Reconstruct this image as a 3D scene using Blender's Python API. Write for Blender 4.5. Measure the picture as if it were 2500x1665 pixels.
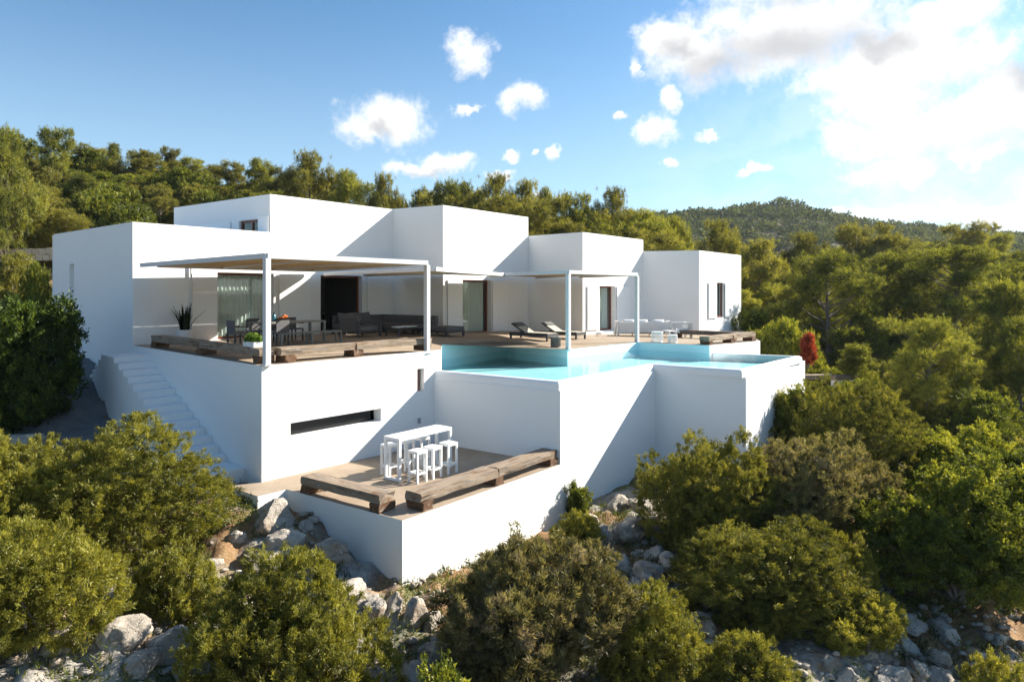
import bpy, bmesh, math, random
import numpy as np
from mathutils import Vector, Matrix, noise

for o in list(bpy.data.objects):
    bpy.data.objects.remove(o)
SC = bpy.context.scene
C = SC.collection
R = math.radians

# ------------------------------------------------------------------ camera
cam = bpy.data.cameras.new('camera')
cam.lens = 24.0
cam.sensor_width = 36.0
cam.shift_y = -0.0484
cam.clip_start = 0.1
cam.clip_end = 6000
camo = bpy.data.objects.new('camera', cam)
C.objects.link(camo)
camo.location = (0, 0, 1.8)
camo.rotation_euler = (R(90), 0, 0)
SC.camera = camo

# ------------------------------------------------------------------ sun and sky
SUN_TO = Vector((1.01, 0.475, 0.66)).normalized()      # towards the sun
SUN_EL = math.asin(SUN_TO.z)
SUN_AZ = math.atan2(SUN_TO.x, SUN_TO.y)
sun = bpy.data.lights.new('sun', 'SUN')
sun.energy = 5.0
sun.angle = R(0.53)
sun.color = (1.0, 0.93, 0.82)
suno = bpy.data.objects.new('sun', sun)
C.objects.link(suno)
suno.rotation_euler = (-SUN_TO).to_track_quat('-Z', 'Y').to_euler()
suno.location = (40, 20, 40)

SC.view_settings.view_transform = 'Standard'
SC.view_settings.look = 'None'
SC.view_settings.gamma = 1
SC.view_settings.use_curve_mapping = False
SC.view_settings.exposure = 1.38
SC.cycles.max_bounces = 6
SC.cycles.diffuse_bounces = 5
SC.cycles.transparent_max_bounces = 10
SC.cycles.caustics_reflective = False
SC.cycles.caustics_refractive = False
SC.cycles.use_denoising = True

world = bpy.data.worlds.new('World')
SC.world = world
world.use_nodes = True


class NT:
    """small wrapper for writing node trees"""
    def __init__(s, tree):
        s.t = tree
        tree.nodes.clear()

    def n(s, kind, **kw):
        nd = s.t.nodes.new(kind)
        for k, v in kw.items():
            setattr(nd, k, v)
        return nd

    def l(s, a, b):
        s.t.links.new(a, b)

    def val(s, sock, v):
        if hasattr(v, 'links') or isinstance(v, bpy.types.NodeSocket):
            s.l(v, sock)
        else:
            sock.default_value = v

    def math(s, op, a, b=None, c=None, clamp=False):
        nd = s.n('ShaderNodeMath', operation=op, use_clamp=clamp)
        s.val(nd.inputs[0], a)
        if b is not None: s.val(nd.inputs[1], b)
        if c is not None: s.val(nd.inputs[2], c)
        return nd.outputs[0]

    def vec(s, op, a, b=None, out=0):
        nd = s.n('ShaderNodeVectorMath', operation=op)
        s.val(nd.inputs[0], a)
        if b is not None: s.val(nd.inputs[1], b)
        return nd.outputs[out]

    def noise(s, vec, scale, detail=4, rough=0.55, dist=0.0, out='Fac'):
        nd = s.n('ShaderNodeTexNoise')
        if vec is not None: s.l(vec, nd.inputs['Vector'])
        nd.inputs['Scale'].default_value = scale
        nd.inputs['Detail'].default_value = detail
        nd.inputs['Roughness'].default_value = rough
        nd.inputs['Distortion'].default_value = dist
        return nd.outputs[out]

    def ramp(s, fac, stops, interp='LINEAR'):
        nd = s.n('ShaderNodeValToRGB')
        nd.color_ramp.interpolation = interp
        e = nd.color_ramp.elements
        while len(e) < len(stops): e.new(0.5)
        for el, (p, c) in zip(e, stops):
            el.position = p
            el.color = (c[0], c[1], c[2], 1) if not isinstance(c, (int, float)) else (c, c, c, 1)
        s.val(nd.inputs[0], fac)
        return nd.outputs[0]

    def mix(s, fac, a, b, blend='MIX'):
        nd = s.n('ShaderNodeMix', data_type='RGBA', blend_type=blend)
        s.val(nd.inputs[0], fac)
        for i, v in ((6, a), (7, b)):
            if isinstance(v, tuple): nd.inputs[i].default_value = (*v[:3], 1)
            else: s.l(v, nd.inputs[i])
        return nd.outputs[2]

    def smooth(s, x, lo, hi):
        nd = s.n('ShaderNodeMapRange', interpolation_type='SMOOTHSTEP')
        s.val(nd.inputs[0], x)
        nd.inputs[1].default_value = lo
        nd.inputs[2].default_value = hi
        nd.inputs[3].default_value = 0
        nd.inputs[4].default_value = 1
        return nd.outputs[0]


def unit(x, z):
    v = Vector((x, 1.0, z)).normalized()
    return v


# clouds: bearing (tangent), height (tangent), half width, half height
CLOUDS = [
    (-0.183, 0.249, 0.067, 0.032),
    (-0.218, 0.233, 0.040, 0.020),
    (-0.071, 0.347, 0.038, 0.024),
    (-0.065, 0.275, 0.019, 0.008),
    (0.018, 0.279, 0.034, 0.022),
    (-0.087, 0.185, 0.040, 0.017),
    (-0.138, 0.180, 0.040, 0.015),
    (-0.001, 0.199, 0.014, 0.010),
    (0.039, 0.208, 0.010, 0.006),
    (0.073, 0.201, 0.015, 0.010),
    (0.206, 0.236, 0.037, 0.019),
    (0.235, 0.274, 0.017, 0.015),
    (0.290, 0.238, 0.024, 0.008),
    (0.225, 0.184, 0.013, 0.008),
    (0.362, 0.184, 0.023, 0.008),
    (0.276, 0.338, 0.076, 0.045),
    (0.231, 0.357, 0.045, 0.032),
    (0.397, 0.376, 0.147, 0.070),
    (0.563, 0.351, 0.121, 0.070),
    (0.525, 0.280, 0.089, 0.061),
    (0.480, 0.229, 0.045, 0.024),
    (0.716, 0.261, 0.083, 0.061),
    (0.550, 0.217, 0.076, 0.035),
    (0.633, 0.242, 0.083, 0.045),
    (0.652, 0.344, 0.057, 0.035),
    (0.461, 0.300, 0.057, 0.029),
    (0.646, 0.414, 0.070, 0.032),
    (0.155, 0.266, 0.014, 0.006),
    (0.185, 0.317, 0.011, 0.017),
    (0.556, 0.172, 0.064, 0.025),
    (0.684, 0.199, 0.040, 0.014),
    (0.588, 0.115, 0.127, 0.015),
    (0.735, 0.105, 0.070, 0.029),
    (0.875, 0.312, 0.115, 0.096),
    (0.939, 0.159, 0.115, 0.038),
    (0.461, 0.484, 0.166, 0.057),
    (-1.018, 0.293, 0.083, 0.032),
    (-1.324, 0.389, 0.127, 0.051),
    (-0.368, 0.637, 0.115, 0.038),
    (-0.011, 0.164, 0.023, 0.008),
    (0.054, 0.143, 0.014, 0.006),
]
GREYS = [
    (0.397, 0.357, 0.166, 0.048),
    (0.295, 0.322, 0.083, 0.045),
    (0.244, 0.344, 0.038, 0.025),
    (0.735, 0.306, 0.045, 0.038),
    (-0.199, 0.233, 0.046, 0.015),
    (-0.113, 0.172, 0.054, 0.009),
    (0.531, 0.363, 0.096, 0.025),
    (0.461, 0.465, 0.127, 0.038),
]
w = NT(world.node_tree)
tc = w.n('ShaderNodeTexCoord')
gen = tc.outputs['Generated']
nrm = w.vec('NORMALIZE', gen)
nz1 = w.noise(nrm, 9.0, 5, 0.6, out='Color')
warp = w.vec('MULTIPLY', w.vec('SUBTRACT', nz1, (0.5, 0.5, 0.5)), (0.11, 0.11, 0.08))
nz2 = w.noise(nrm, 42.0, 5, 0.62, out='Color')
warp2 = w.vec('MULTIPLY', w.vec('SUBTRACT', nz2, (0.5, 0.5, 0.5)), (0.036, 0.036, 0.030))
pos = w.vec('ADD', w.vec('ADD', nrm, warp), warp2)


def blob_field(items, p):
    cur = None
    for (bx, bz, hx, hz) in items:
        c = unit(bx, bz)
        k = 1.0 / math.sqrt(1 + bx * bx + bz * bz)
        d = w.vec('MULTIPLY', w.vec('SUBTRACT', p, tuple(c)), (1 / (hx * k), 1 / (hx * k), 1 / (hz * k)))
        ln = w.vec('LENGTH', d, out=1)
        if cur is None:
            cur = ln
        else:
            nd = w.n('ShaderNodeMath', operation='SMOOTH_MIN')
            w.l(cur, nd.inputs[0]); w.l(ln, nd.inputs[1]); nd.inputs[2].default_value = 0.25
            cur = nd.outputs[0]
    return cur


cl = blob_field(CLOUDS, pos)
fine = w.noise(nrm, 30.0, 8, 0.68)
edge = w.math('ADD', cl, w.math('MULTIPLY', w.math('SUBTRACT', fine, 0.5), 1.5))
cmask = w.smooth(edge, 1.36, 0.40)
# thin veil of cloud towards the sun side and the horizon
dirsep = w.n('ShaderNodeSeparateXYZ'); w.l(nrm, dirsep.inputs[0])
veilside = w.math('MULTIPLY', w.smooth(dirsep.outputs[0], 0.08, 0.62), w.smooth(dirsep.outputs[2], 0.50, 0.05))
veiln = w.smooth(w.noise(w.vec('MULTIPLY', pos, (1.0, 1.0, 2.6)), 7.0, 7, 0.62), 0.38, 0.68)
veil = w.math('MULTIPLY', w.math('MULTIPLY', veilside, veiln), 0.55)
horizon = w.math('MULTIPLY', w.smooth(dirsep.outputs[2], 0.42, -0.02), 0.42)
mask = w.math('MAXIMUM', cmask, veil)
gr = blob_field(GREYS, w.vec('ADD', nrm, w.vec('MULTIPLY', warp, (1.2, 1.2, 1.2))))
low = [(bx, bz - 0.55 * hz, hx * 0.9, hz * 0.75) for (bx, bz, hx, hz) in CLOUDS]
under = blob_field(low, pos)
underm = w.math('MULTIPLY', w.smooth(w.math('ADD', under, w.math('MULTIPLY', w.math('SUBTRACT', fine, 0.5), 1.2)), 1.15, 0.0), 0.42)
gmask = w.smooth(w.math('ADD', gr, w.math('MULTIPLY', w.math('SUBTRACT', fine, 0.5), 0.25)), 1.30, 0.0)
sky = w.n('ShaderNodeTexSky', sky_type='NISHITA')
sky.sun_disc = False
sky.sun_elevation = SUN_EL
sky.sun_rotation = SUN_AZ
sky.altitude = 100
sky.air_density = 1.0
sky.dust_density = 0.6
sky.ozone_density = 2.2
skyt = w.mix(1.0, sky.outputs[0], (0.555, 0.80, 0.90), 'MULTIPLY')
skyc = w.mix(horizon, skyt, (4.6, 5.5, 6.1))
cloudc = w.mix(w.math('MAXIMUM', gmask, underm), (6.5, 6.45, 6.4), (3.6, 3.65, 3.75))
outc = w.mix(mask, skyc, cloudc)
bg = w.n('ShaderNodeBackground')
bg.inputs[1].default_value = 0.075
w.l(outc, bg.inputs[0])
wo = w.n('ShaderNodeOutputWorld')
w.l(bg.outputs[0], wo.inputs[0])


# ------------------------------------------------------------------ materials
def base_mat(name):
    m = bpy.data.materials.new(name)
    m.use_nodes = True
    t = NT(m.node_tree)
    out = t.n('ShaderNodeOutputMaterial')
    return m, t, out


def princ(t, out, col, rough=0.6, spec=0.4, bump=None, bstr=0.2, bdist=0.01, metal=0.0):
    p = t.n('ShaderNodeBsdfPrincipled')
    if isinstance(col, tuple): p.inputs['Base Color'].default_value = (*col, 1)
    else: t.l(col, p.inputs['Base Color'])
    t.val(p.inputs['Roughness'], rough)
    p.inputs['Specular IOR Level'].default_value = spec
    p.inputs['Metallic'].default_value = metal
    if bump is not None:
        b = t.n('ShaderNodeBump')
        b.inputs['Strength'].default_value = bstr
        b.inputs['Distance'].default_value = bdist
        t.l(bump, b.inputs['Height'])
        t.l(b.outputs[0], p.inputs['Normal'])
    t.l(p.outputs[0], out.inputs[0])
    return p


def coords(t, kind='Object'):
    return t.n('ShaderNodeTexCoord').outputs[kind]


def wpos(t):
    return t.n('ShaderNodeNewGeometry').outputs['Position']


def mat_plaster(name, col=(0.83, 0.83, 0.82), dirt=0.06):
    m, t, out = base_mat(name)
    p = wpos(t)
    n1 = t.noise(p, 0.7, 5, 0.6)
    n2 = t.noise(t.vec('MULTIPLY', p, (1.6, 1.6, 0.25)), 1.3, 5, 0.6)
    f = t.math('MULTIPLY', t.smooth(n1, 0.42, 0.8), dirt * 5, clamp=True)
    c1 = t.mix(f, col, tuple(c * 0.9 for c in col))
    f2 = t.math('MULTIPLY', t.smooth(n2, 0.55, 0.8), dirt * 3, clamp=True)
    c2 = t.mix(f2, c1, (0.70, 0.69, 0.66))
    big = t.noise(p, 2.2, 3, 0.5)
    sm = t.noise(p, 38.0, 4, 0.6)
    h = t.math('ADD', t.math('MULTIPLY', big, 1.0), t.math('MULTIPLY', sm, 0.12))
    princ(t, out, c2, 0.85, 0.25, h, 0.35, 0.03)
    return m


def mat_floor(name, a, b, rough=0.7):
    m, t, out = base_mat(name)
    p = wpos(t)
    n1 = t.noise(p, 0.9, 6, 0.62)
    n2 = t.noise(p, 9.0, 5, 0.6)
    f = t.math('ADD', t.math('MULTIPLY', n1, 0.75), t.math('MULTIPLY', n2, 0.25))
    c = t.ramp(f, [(0.36, a), (0.62, b)])
    st = t.smooth(t.noise(p, 0.35, 5, 0.7), 0.55, 0.75)
    c = t.mix(t.math('MULTIPLY', st, 0.4), c, tuple(x * 0.72 for x in a))
    princ(t, out, c, rough, 0.35, t.noise(p, 25, 5, 0.6), 0.25, 0.01)
    return m


def mat_timber(name, dark=(0.10, 0.055, 0.03), light=(0.30, 0.222, 0.15), grey=(0.225, 0.195, 0.165)):
    m, t, out = base_mat(name)
    p = coords(t)
    rnd = t.n('ShaderNodeObjectInfo').outputs['Random']
    pp = t.vec('ADD', p, t.vec('MULTIPLY', rnd, (7.0, 3.0, 5.0)))
    g = t.noise(t.vec('MULTIPLY', pp, (1.6, 26.0, 26.0)), 1.0, 6, 0.65, 0.6)
    big = t.noise(t.vec('MULTIPLY', pp, (1.2, 4.0, 4.0)), 1.0, 5, 0.6)
    c = t.ramp(g, [(0.30, dark), (0.47, light), (0.62, grey), (0.75, light)])
    st = t.smooth(big, 0.52, 0.68)
    c = t.mix(t.math('MULTIPLY', st, 0.75), c, (0.13, 0.06, 0.025))
    wh = t.smooth(t.noise(t.vec('MULTIPLY', pp, (2.2, 6.0, 6.0)), 1.7, 5, 0.6), 0.56, 0.72)
    c = t.mix(t.math('MULTIPLY', wh, 0.5), c, (0.45, 0.40, 0.335))
    crack = t.noise(t.vec('MULTIPLY', pp, (0.7, 34.0, 34.0)), 1.0, 3, 0.5, 0.4)
    c = t.mix(t.math('MULTIPLY', t.smooth(crack, 0.40, 0.33), 0.8), c, (0.03, 0.018, 0.012))
    princ(t, out, c, 0.85, 0.25, t.math('ADD', g, t.math('MULTIPLY', crack, 0.8)), 0.6, 0.012)
    return m


def mat_flat(name, col, rough=0.5, spec=0.4, var=0.12, scale=6.0, metal=0.0, bump=0.1):
    m, t, out = base_mat(name)
    p = coords(t)
    n = t.noise(p, scale, 5, 0.6)
    c = t.ramp(n, [(0.3, tuple(x * (1 - var) for x in col)), (0.7, tuple(min(1, x * (1 + var)) for x in col))])
    princ(t, out, c, rough, spec, t.noise(p, scale * 8, 3, 0.5), bump, 0.004, metal)
    return m


def mat_weave(name, a, b):
    m, t, out = base_mat(name)
    p = coords(t)
    wv = t.n('ShaderNodeTexWave', wave_type='BANDS', bands_direction='Z')
    t.l(p, wv.inputs['Vector']); wv.inputs['Scale'].default_value = 14
    wv.inputs['Distortion'].default_value = 1.5
    n = t.noise(p, 30, 3, 0.5)
    f = t.math('ADD', t.math('MULTIPLY', wv.outputs['Fac'], 0.5), t.math('MULTIPLY', n, 0.5))
    princ(t, out, t.ramp(f, [(0.2, a), (0.8, b)]), 0.75, 0.3, f, 0.4, 0.005)
    return m


def mat_leaf(name, dark, mid, light, trans=0.35, odd=None, oddamt=0.0):
    m, t, out = base_mat(name)
    at = t.n('ShaderNodeAttribute', attribute_name='tint')
    rnd = t.n('ShaderNodeObjectInfo').outputs['Random']
    big = t.noise(wpos(t), 0.55, 4, 0.6)
    f = t.math('ADD', t.math('MULTIPLY', at.outputs['Fac'], 0.72), t.math('MULTIPLY', t.math('SUBTRACT', big, 0.36), 0.75))
    f = t.math('ADD', f, t.math('MULTIPLY', t.math('SUBTRACT', rnd, 0.5), 0.30))
    c = t.ramp(f, [(0.08, dark), (0.48, mid), (0.92, light)])
    if odd is not None:
        k = t.math('MULTIPLY', t.smooth(t.noise(wpos(t), 1.6, 4, 0.6), 0.52, 0.66), oddamt)
        c = t.mix(k, c, odd)
    d = t.n('ShaderNodeBsdfDiffuse'); t.l(c, d.inputs[0])
    tr = t.n('ShaderNodeBsdfTranslucent')
    t.l(t.mix(1.0, c, (1.15, 1.05, 0.55), 'MULTIPLY'), tr.inputs[0])
    mx = t.n('ShaderNodeMixShader'); mx.inputs[0].default_value = trans
    t.l(d.outputs[0], mx.inputs[1]); t.l(tr.outputs[0], mx.inputs[2])
    gl = t.n('ShaderNodeBsdfGlossy'); gl.inputs[1].default_value = 0.5
    gl.inputs[0].default_value = (0.5, 0.5, 0.45, 1)
    mx2 = t.n('ShaderNodeMixShader'); mx2.inputs[0].default_value = 0.035
    t.l(mx.outputs[0], mx2.inputs[1]); t.l(gl.outputs[0], mx2.inputs[2])
    t.l(mx2.outputs[0], out.inputs[0])
    return m


def mat_bark(name, a=(0.09, 0.07, 0.055), b=(0.24, 0.20, 0.17)):
    m, t, out = base_mat(name)
    p = coords(t)
    n = t.noise(t.vec('MULTIPLY', p, (8, 8, 2)), 1.0, 6, 0.65, 0.5)
    princ(t, out, t.ramp(n, [(0.3, a), (0.7, b)]), 0.9, 0.2, n, 0.6, 0.03)
    return m


def mat_rock(name):
    m, t, out = base_mat(name)
    p = wpos(t)
    n1 = t.noise(p, 1.1, 7, 0.65)
    n2 = t.noise(p, 5.0, 7, 0.68, 0.4)
    f = t.math('ADD', t.math('MULTIPLY', n1, 0.5), t.math('MULTIPLY', n2, 0.5))
    c = t.ramp(f, [(0.30, (0.085, 0.072, 0.060)), (0.42, (0.32, 0.28, 0.232)), (0.58, (0.50, 0.445, 0.375)), (0.72, (0.64, 0.58, 0.49))])
    warm = t.smooth(t.noise(p, 0.9, 4, 0.6), 0.54, 0.70)
    c = t.mix(t.math('MULTIPLY', warm, 0.5), c, (0.42, 0.27, 0.15))
    lich = t.smooth(t.noise(p, 13.0, 5, 0.7), 0.60, 0.68)
    c = t.mix(t.math('MULTIPLY', lich, 0.6), c, (0.10, 0.095, 0.085))
    vo = t.n('ShaderNodeTexVoronoi', feature='DISTANCE_TO_EDGE')
    t.l(t.vec('ADD', p, t.vec('MULTIPLY', t.noise(p, 3, 4, 0.6, out='Color'), (0.5, 0.5, 0.5))), vo.inputs['Vector'])
    vo.inputs['Scale'].default_value = 2.3
    ck = t.smooth(vo.outputs['Distance'], 0.035, 0.0)
    c = t.mix(t.math('MULTIPLY', ck, 0.32), c, (0.09, 0.078, 0.066))
    h = t.math('SUBTRACT', t.math('ADD', n2, t.math('MULTIPLY', t.noise(p, 28, 5, 0.7), 0.3)), t.math('MULTIPLY', ck, 0.22))
    princ(t, out, c, 0.9, 0.2, h, 0.75, 0.09)
    return m


def mat_ground(name):
    m, t, out = base_mat(name)
    p = wpos(t)
    n1 = t.noise(p, 0.45, 6, 0.62)
    n2 = t.noise(p, 3.2, 7, 0.66, 0.3)
    n3 = t.noise(p, 17.0, 5, 0.65)
    soil = t.ramp(n2, [(0.30, (0.12, 0.065, 0.032)), (0.52, (0.30, 0.18, 0.09)), (0.72, (0.44, 0.32, 0.2))])
    stone = t.ramp(t.math('ADD', t.math('MULTIPLY', n2, 0.6), t.math('MULTIPLY', n3, 0.4)), [(0.34, (0.12, 0.11, 0.1)), (0.6, (0.46, 0.42, 0.36))])
    green = t.ramp(n3, [(0.3, (0.035, 0.05, 0.012)), (0.7, (0.13, 0.14, 0.03))])
    c = t.mix(t.smooth(n1, 0.44, 0.56), soil, stone)
    gm = t.smooth(t.math('ADD', t.noise(p, 0.8, 6, 0.7), t.math('MULTIPLY', t.math('SUBTRACT', n3, 0.5), 0.35)), 0.50, 0.60)
    c = t.mix(t.math('MULTIPLY', gm, 0.85), c, green)
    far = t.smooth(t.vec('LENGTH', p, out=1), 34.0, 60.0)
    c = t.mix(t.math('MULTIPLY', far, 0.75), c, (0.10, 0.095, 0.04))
    h = t.math('ADD', n2, t.math('MULTIPLY', n3, 0.4))
    princ(t, out, c, 0.95, 0.15, h, 0.8, 0.08)
    return m


def mat_glass(name, tint=(0.92, 0.96, 0.95), alpha=0.35):
    m, t, out = base_mat(name)
    tr = t.n('ShaderNodeBsdfTransparent'); tr.inputs[0].default_value = (*tint, 1)
    gl = t.n('ShaderNodeBsdfGlossy'); gl.inputs[1].default_value = 0.02
    lw = t.n('ShaderNodeLayerWeight'); lw.inputs[0].default_value = 0.5
    fr = t.math('ADD', t.math('MULTIPLY', t.math('POWER', lw.outputs['Facing'], 4.0), 0.7), 0.05)
    mx = t.n('ShaderNodeMixShader'); t.l(fr, mx.inputs[0])
    t.l(tr.outputs[0], mx.inputs[1]); t.l(gl.outputs[0], mx.inputs[2])
    t.l(mx.outputs[0], out.inputs[0])
    return m


def mat_water(name):
    m, t, out = base_mat(name)
    p = wpos(t)
    n = t.math('ADD', t.noise(t.vec('MULTIPLY', p, (1.0, 1.5, 1.0)), 3.2, 3, 0.5, 0.5), t.math('MULTIPLY', t.noise(p, 11.0, 2, 0.5), 0.25))
    b = t.n('ShaderNodeBump'); b.inputs['Strength'].default_value = 0.16; b.inputs['Distance'].default_value = 0.05
    t.l(n, b.inputs['Height'])
    tr = t.n('ShaderNodeBsdfTransparent'); tr.inputs[0].default_value = (0.76, 0.95, 0.96, 1)
    gl = t.n('ShaderNodeBsdfGlossy'); gl.inputs[1].default_value = 0.03; t.l(b.outputs[0], gl.inputs['Normal'])
    lw = t.n('ShaderNodeLayerWeight'); lw.inputs[0].default_value = 0.5
    fr = t.math('ADD', t.math('MULTIPLY', t.math('POWER', lw.outputs['Facing'], 5.0), 0.45), 0.02)
    mx = t.n('ShaderNodeMixShader'); t.l(fr, mx.inputs[0])
    t.l(tr.outputs[0], mx.inputs[1]); t.l(gl.outputs[0], mx.inputs[2])
    t.l(mx.outputs[0], out.inputs[0])
    return m


def mat_pool(name):
    m, t, out = base_mat(name)
    p = wpos(t)
    vo = t.n('ShaderNodeTexVoronoi', feature='SMOOTH_F1')
    t.l(t.vec('ADD', p, t.vec('MULTIPLY', t.noise(p, 1.5, 3, 0.5, out='Color'), (0.6, 0.6, 0.6))), vo.inputs['Vector'])
    vo.inputs['Scale'].default_value = 1.2
    c = t.ramp(t.noise(p, 0.8, 4, 0.6), [(0.3, (0.46, 0.68, 0.70)), (0.7, (0.58, 0.77, 0.78))])
    princ(t, out, c, 0.5, 0.3)
    return m


def mat_cane(name):
    m, t, out = base_mat(name)
    p = coords(t)
    n = t.noise(t.vec('MULTIPLY', p, (3.0, 3.0, 30.0)), 4.0, 5, 0.6, 0.4)
    c = t.ramp(n, [(0.3, (0.34, 0.25, 0.15)), (0.55, (0.56, 0.45, 0.30)), (0.75, (0.64, 0.54, 0.38))])
    d = t.n('ShaderNodeBsdfDiffuse'); t.l(c, d.inputs[0])
    tr = t.n('ShaderNodeBsdfTranslucent'); t.l(c, tr.inputs[0])
    mx = t.n('ShaderNodeMixShader'); mx.inputs[0].default_value = 0.4
    t.l(d.outputs[0], mx.inputs[1]); t.l(tr.outputs[0], mx.inputs[2])
    t.l(mx.outputs[0], out.inputs[0])
    return m


M = dict(
    plaster=mat_plaster('plaster'),
    plaster2=mat_plaster('weathered_plaster', (0.80, 0.80, 0.78), 0.12),
    shutter=mat_flat('white_shutter_paint', (0.84, 0.85, 0.85), 0.5, 0.4, 0.03),
    deck=mat_floor('sand_concrete', (0.275, 0.207, 0.145), (0.37, 0.293, 0.214)),
    timber=mat_timber('weathered_timber'),
    timber2=mat_timber('shade_tinted_timber', (0.05, 0.032, 0.024), (0.20, 0.15, 0.11), (0.16, 0.15, 0.14)),  # darker copy of the timber, shade of the far bench put into its colour
    timberblock=mat_timber('rust_timber', (0.05, 0.022, 0.012), (0.15, 0.08, 0.045), (0.13, 0.08, 0.05)),
    steel=mat_flat('painted_steel', (0.60, 0.61, 0.62), 0.6, 0.25, 0.04),
    cane=mat_cane('cane_lath'),
    frame=mat_flat('mahogany', (0.17, 0.048, 0.020), 0.4, 0.5, 0.25, 9.0),
    black=mat_flat('dark_interior', (0.012, 0.012, 0.013), 0.25, 0.5, 0.1),
    interior=mat_flat('interior_shade_tone', (0.10, 0.095, 0.09), 0.9, 0.2, 0.1),  # darkness of the unlit rooms put into the wall colour
    curtain=mat_flat('curtain_cloth', (0.66, 0.68, 0.64), 0.9, 0.1, 0.05),
    charcoal=mat_weave('charcoal_frame', (0.048, 0.048, 0.050), (0.085, 0.085, 0.088)),
    charfab=mat_weave('charcoal_cushion', (0.085, 0.084, 0.087), (0.150, 0.147, 0.152)),
    greymetal=mat_flat('grey_taupe_frame', (0.20, 0.19, 0.17), 0.5, 0.4, 0.1),
    beigefab=mat_weave('beige_sling', (0.36, 0.33, 0.27), (0.48, 0.45, 0.38)),
    offwhite=mat_flat('off_white_lacquer', (0.66, 0.66, 0.645), 0.5, 0.4, 0.04),
    white=mat_flat('white_lacquer', (0.82, 0.83, 0.83), 0.4, 0.5, 0.03),
    whitefab=mat_flat('white_cushion', (0.8, 0.8, 0.79), 0.9, 0.1, 0.04),
    glass=mat_glass('window_glass'),
    water=mat_water('pool_water'),
    pool=mat_pool('pool_plaster'),
    poolwall=mat_plaster('aqua_pool_plaster', (0.66, 0.84, 0.87), 0.03),  # aqua plaster, lightened to stand in for the missing water caustics
    rock=mat_rock('limestone'),
    ground=mat_ground('stony_soil'),
    gravel=mat_floor('grey_gravel', (0.10, 0.10, 0.10), (0.19, 0.185, 0.18), 0.95),
    path=mat_floor('pale_earth', (0.46, 0.36, 0.25), (0.6, 0.5, 0.38), 0.95),
    bark=mat_bark('bark'),
    twig=mat_bark('grey_twig', (0.12, 0.10, 0.085), (0.30, 0.27, 0.24)),
    juniper=mat_leaf('juniper_foliage', (0.080, 0.086, 0.016), (0.265, 0.260, 0.042), (0.49, 0.455, 0.088), 0.45),
    junidark=mat_leaf('dark_juniper_foliage', (0.040, 0.050, 0.012), (0.150, 0.155, 0.028), (0.36, 0.335, 0.060), 0.42),
    junigrey=mat_leaf('grey_juniper_foliage', (0.065, 0.062, 0.026), (0.200, 0.182, 0.072), (0.40, 0.355, 0.14), 0.40, (0.36, 0.29, 0.19), 0.8),
    mastic=mat_leaf('mastic_foliage', (0.036, 0.052, 0.010), (0.150, 0.180, 0.024), (0.46, 0.45, 0.055), 0.44),
    evergreen=mat_leaf('dark_evergreen_foliage', (0.014, 0.030, 0.006), (0.065, 0.105, 0.015), (0.26, 0.31, 0.04), 0.34),
    pine=mat_leaf('pine_needles', (0.055, 0.070, 0.015), (0.215, 0.232, 0.038), (0.46, 0.44, 0.078), 0.48),
    pineold=mat_leaf('olive_pine_needles', (0.060, 0.064, 0.017), (0.215, 0.208, 0.040), (0.43, 0.40, 0.078), 0.46),
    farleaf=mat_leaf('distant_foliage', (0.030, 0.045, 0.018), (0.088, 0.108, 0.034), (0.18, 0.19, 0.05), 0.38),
    red=mat_leaf('red_foliage', (0.12, 0.020, 0.010), (0.34, 0.055, 0.024), (0.50, 0.11, 0.05), 0.35),
    succulent=mat_leaf('succulent_leaf', (0.05, 0.11, 0.012), (0.14, 0.24, 0.03), (0.30, 0.38, 0.07), 0.3),
    sword=mat_leaf('sword_leaf', (0.008, 0.012, 0.004), (0.022, 0.030, 0.008), (0.06, 0.065, 0.02), 0.1),
    grass=mat_leaf('wild_grass', (0.035, 0.055, 0.010), (0.10, 0.12, 0.02), (0.26, 0.24, 0.05), 0.4),
    orange=mat_flat('orange_peel', (0.75, 0.20, 0.03), 0.45, 0.5, 0.1),
    wood=mat_flat('bowl_wood', (0.14, 0.07, 0.035), 0.5, 0.4, 0.2),
    teal=mat_flat('teal_glass', (0.05, 0.24, 0.30), 0.15, 0.6, 0.1),
    steelgrey=mat_flat('grey_fitting', (0.34, 0.34, 0.35), 0.5, 0.4, 0.1),
)

# ------------------------------------------------------------------ object helpers
def tag(o, label=None, cat=None, group=None, kind=None):
    if label: o['label'] = label
    if cat: o['category'] = cat
    if group: o['group'] = group
    if kind: o['kind'] = kind
    return o


def thing(name, label, cat, loc=(0, 0, 0), rz=0.0, group=None):
    o = bpy.data.objects.new(name, None)
    o.empty_display_size = 0.2
    C.objects.link(o)
    o.location = loc
    o.rotation_euler = (0, 0, rz)
    return tag(o, label, cat, group)


def copy_tree(o, parent=None):
    c = o.copy()
    C.objects.link(c)
    if parent is not None:
        c.parent = parent
    for ch in list(o.children):
        copy_tree(ch, c)
    return c


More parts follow.
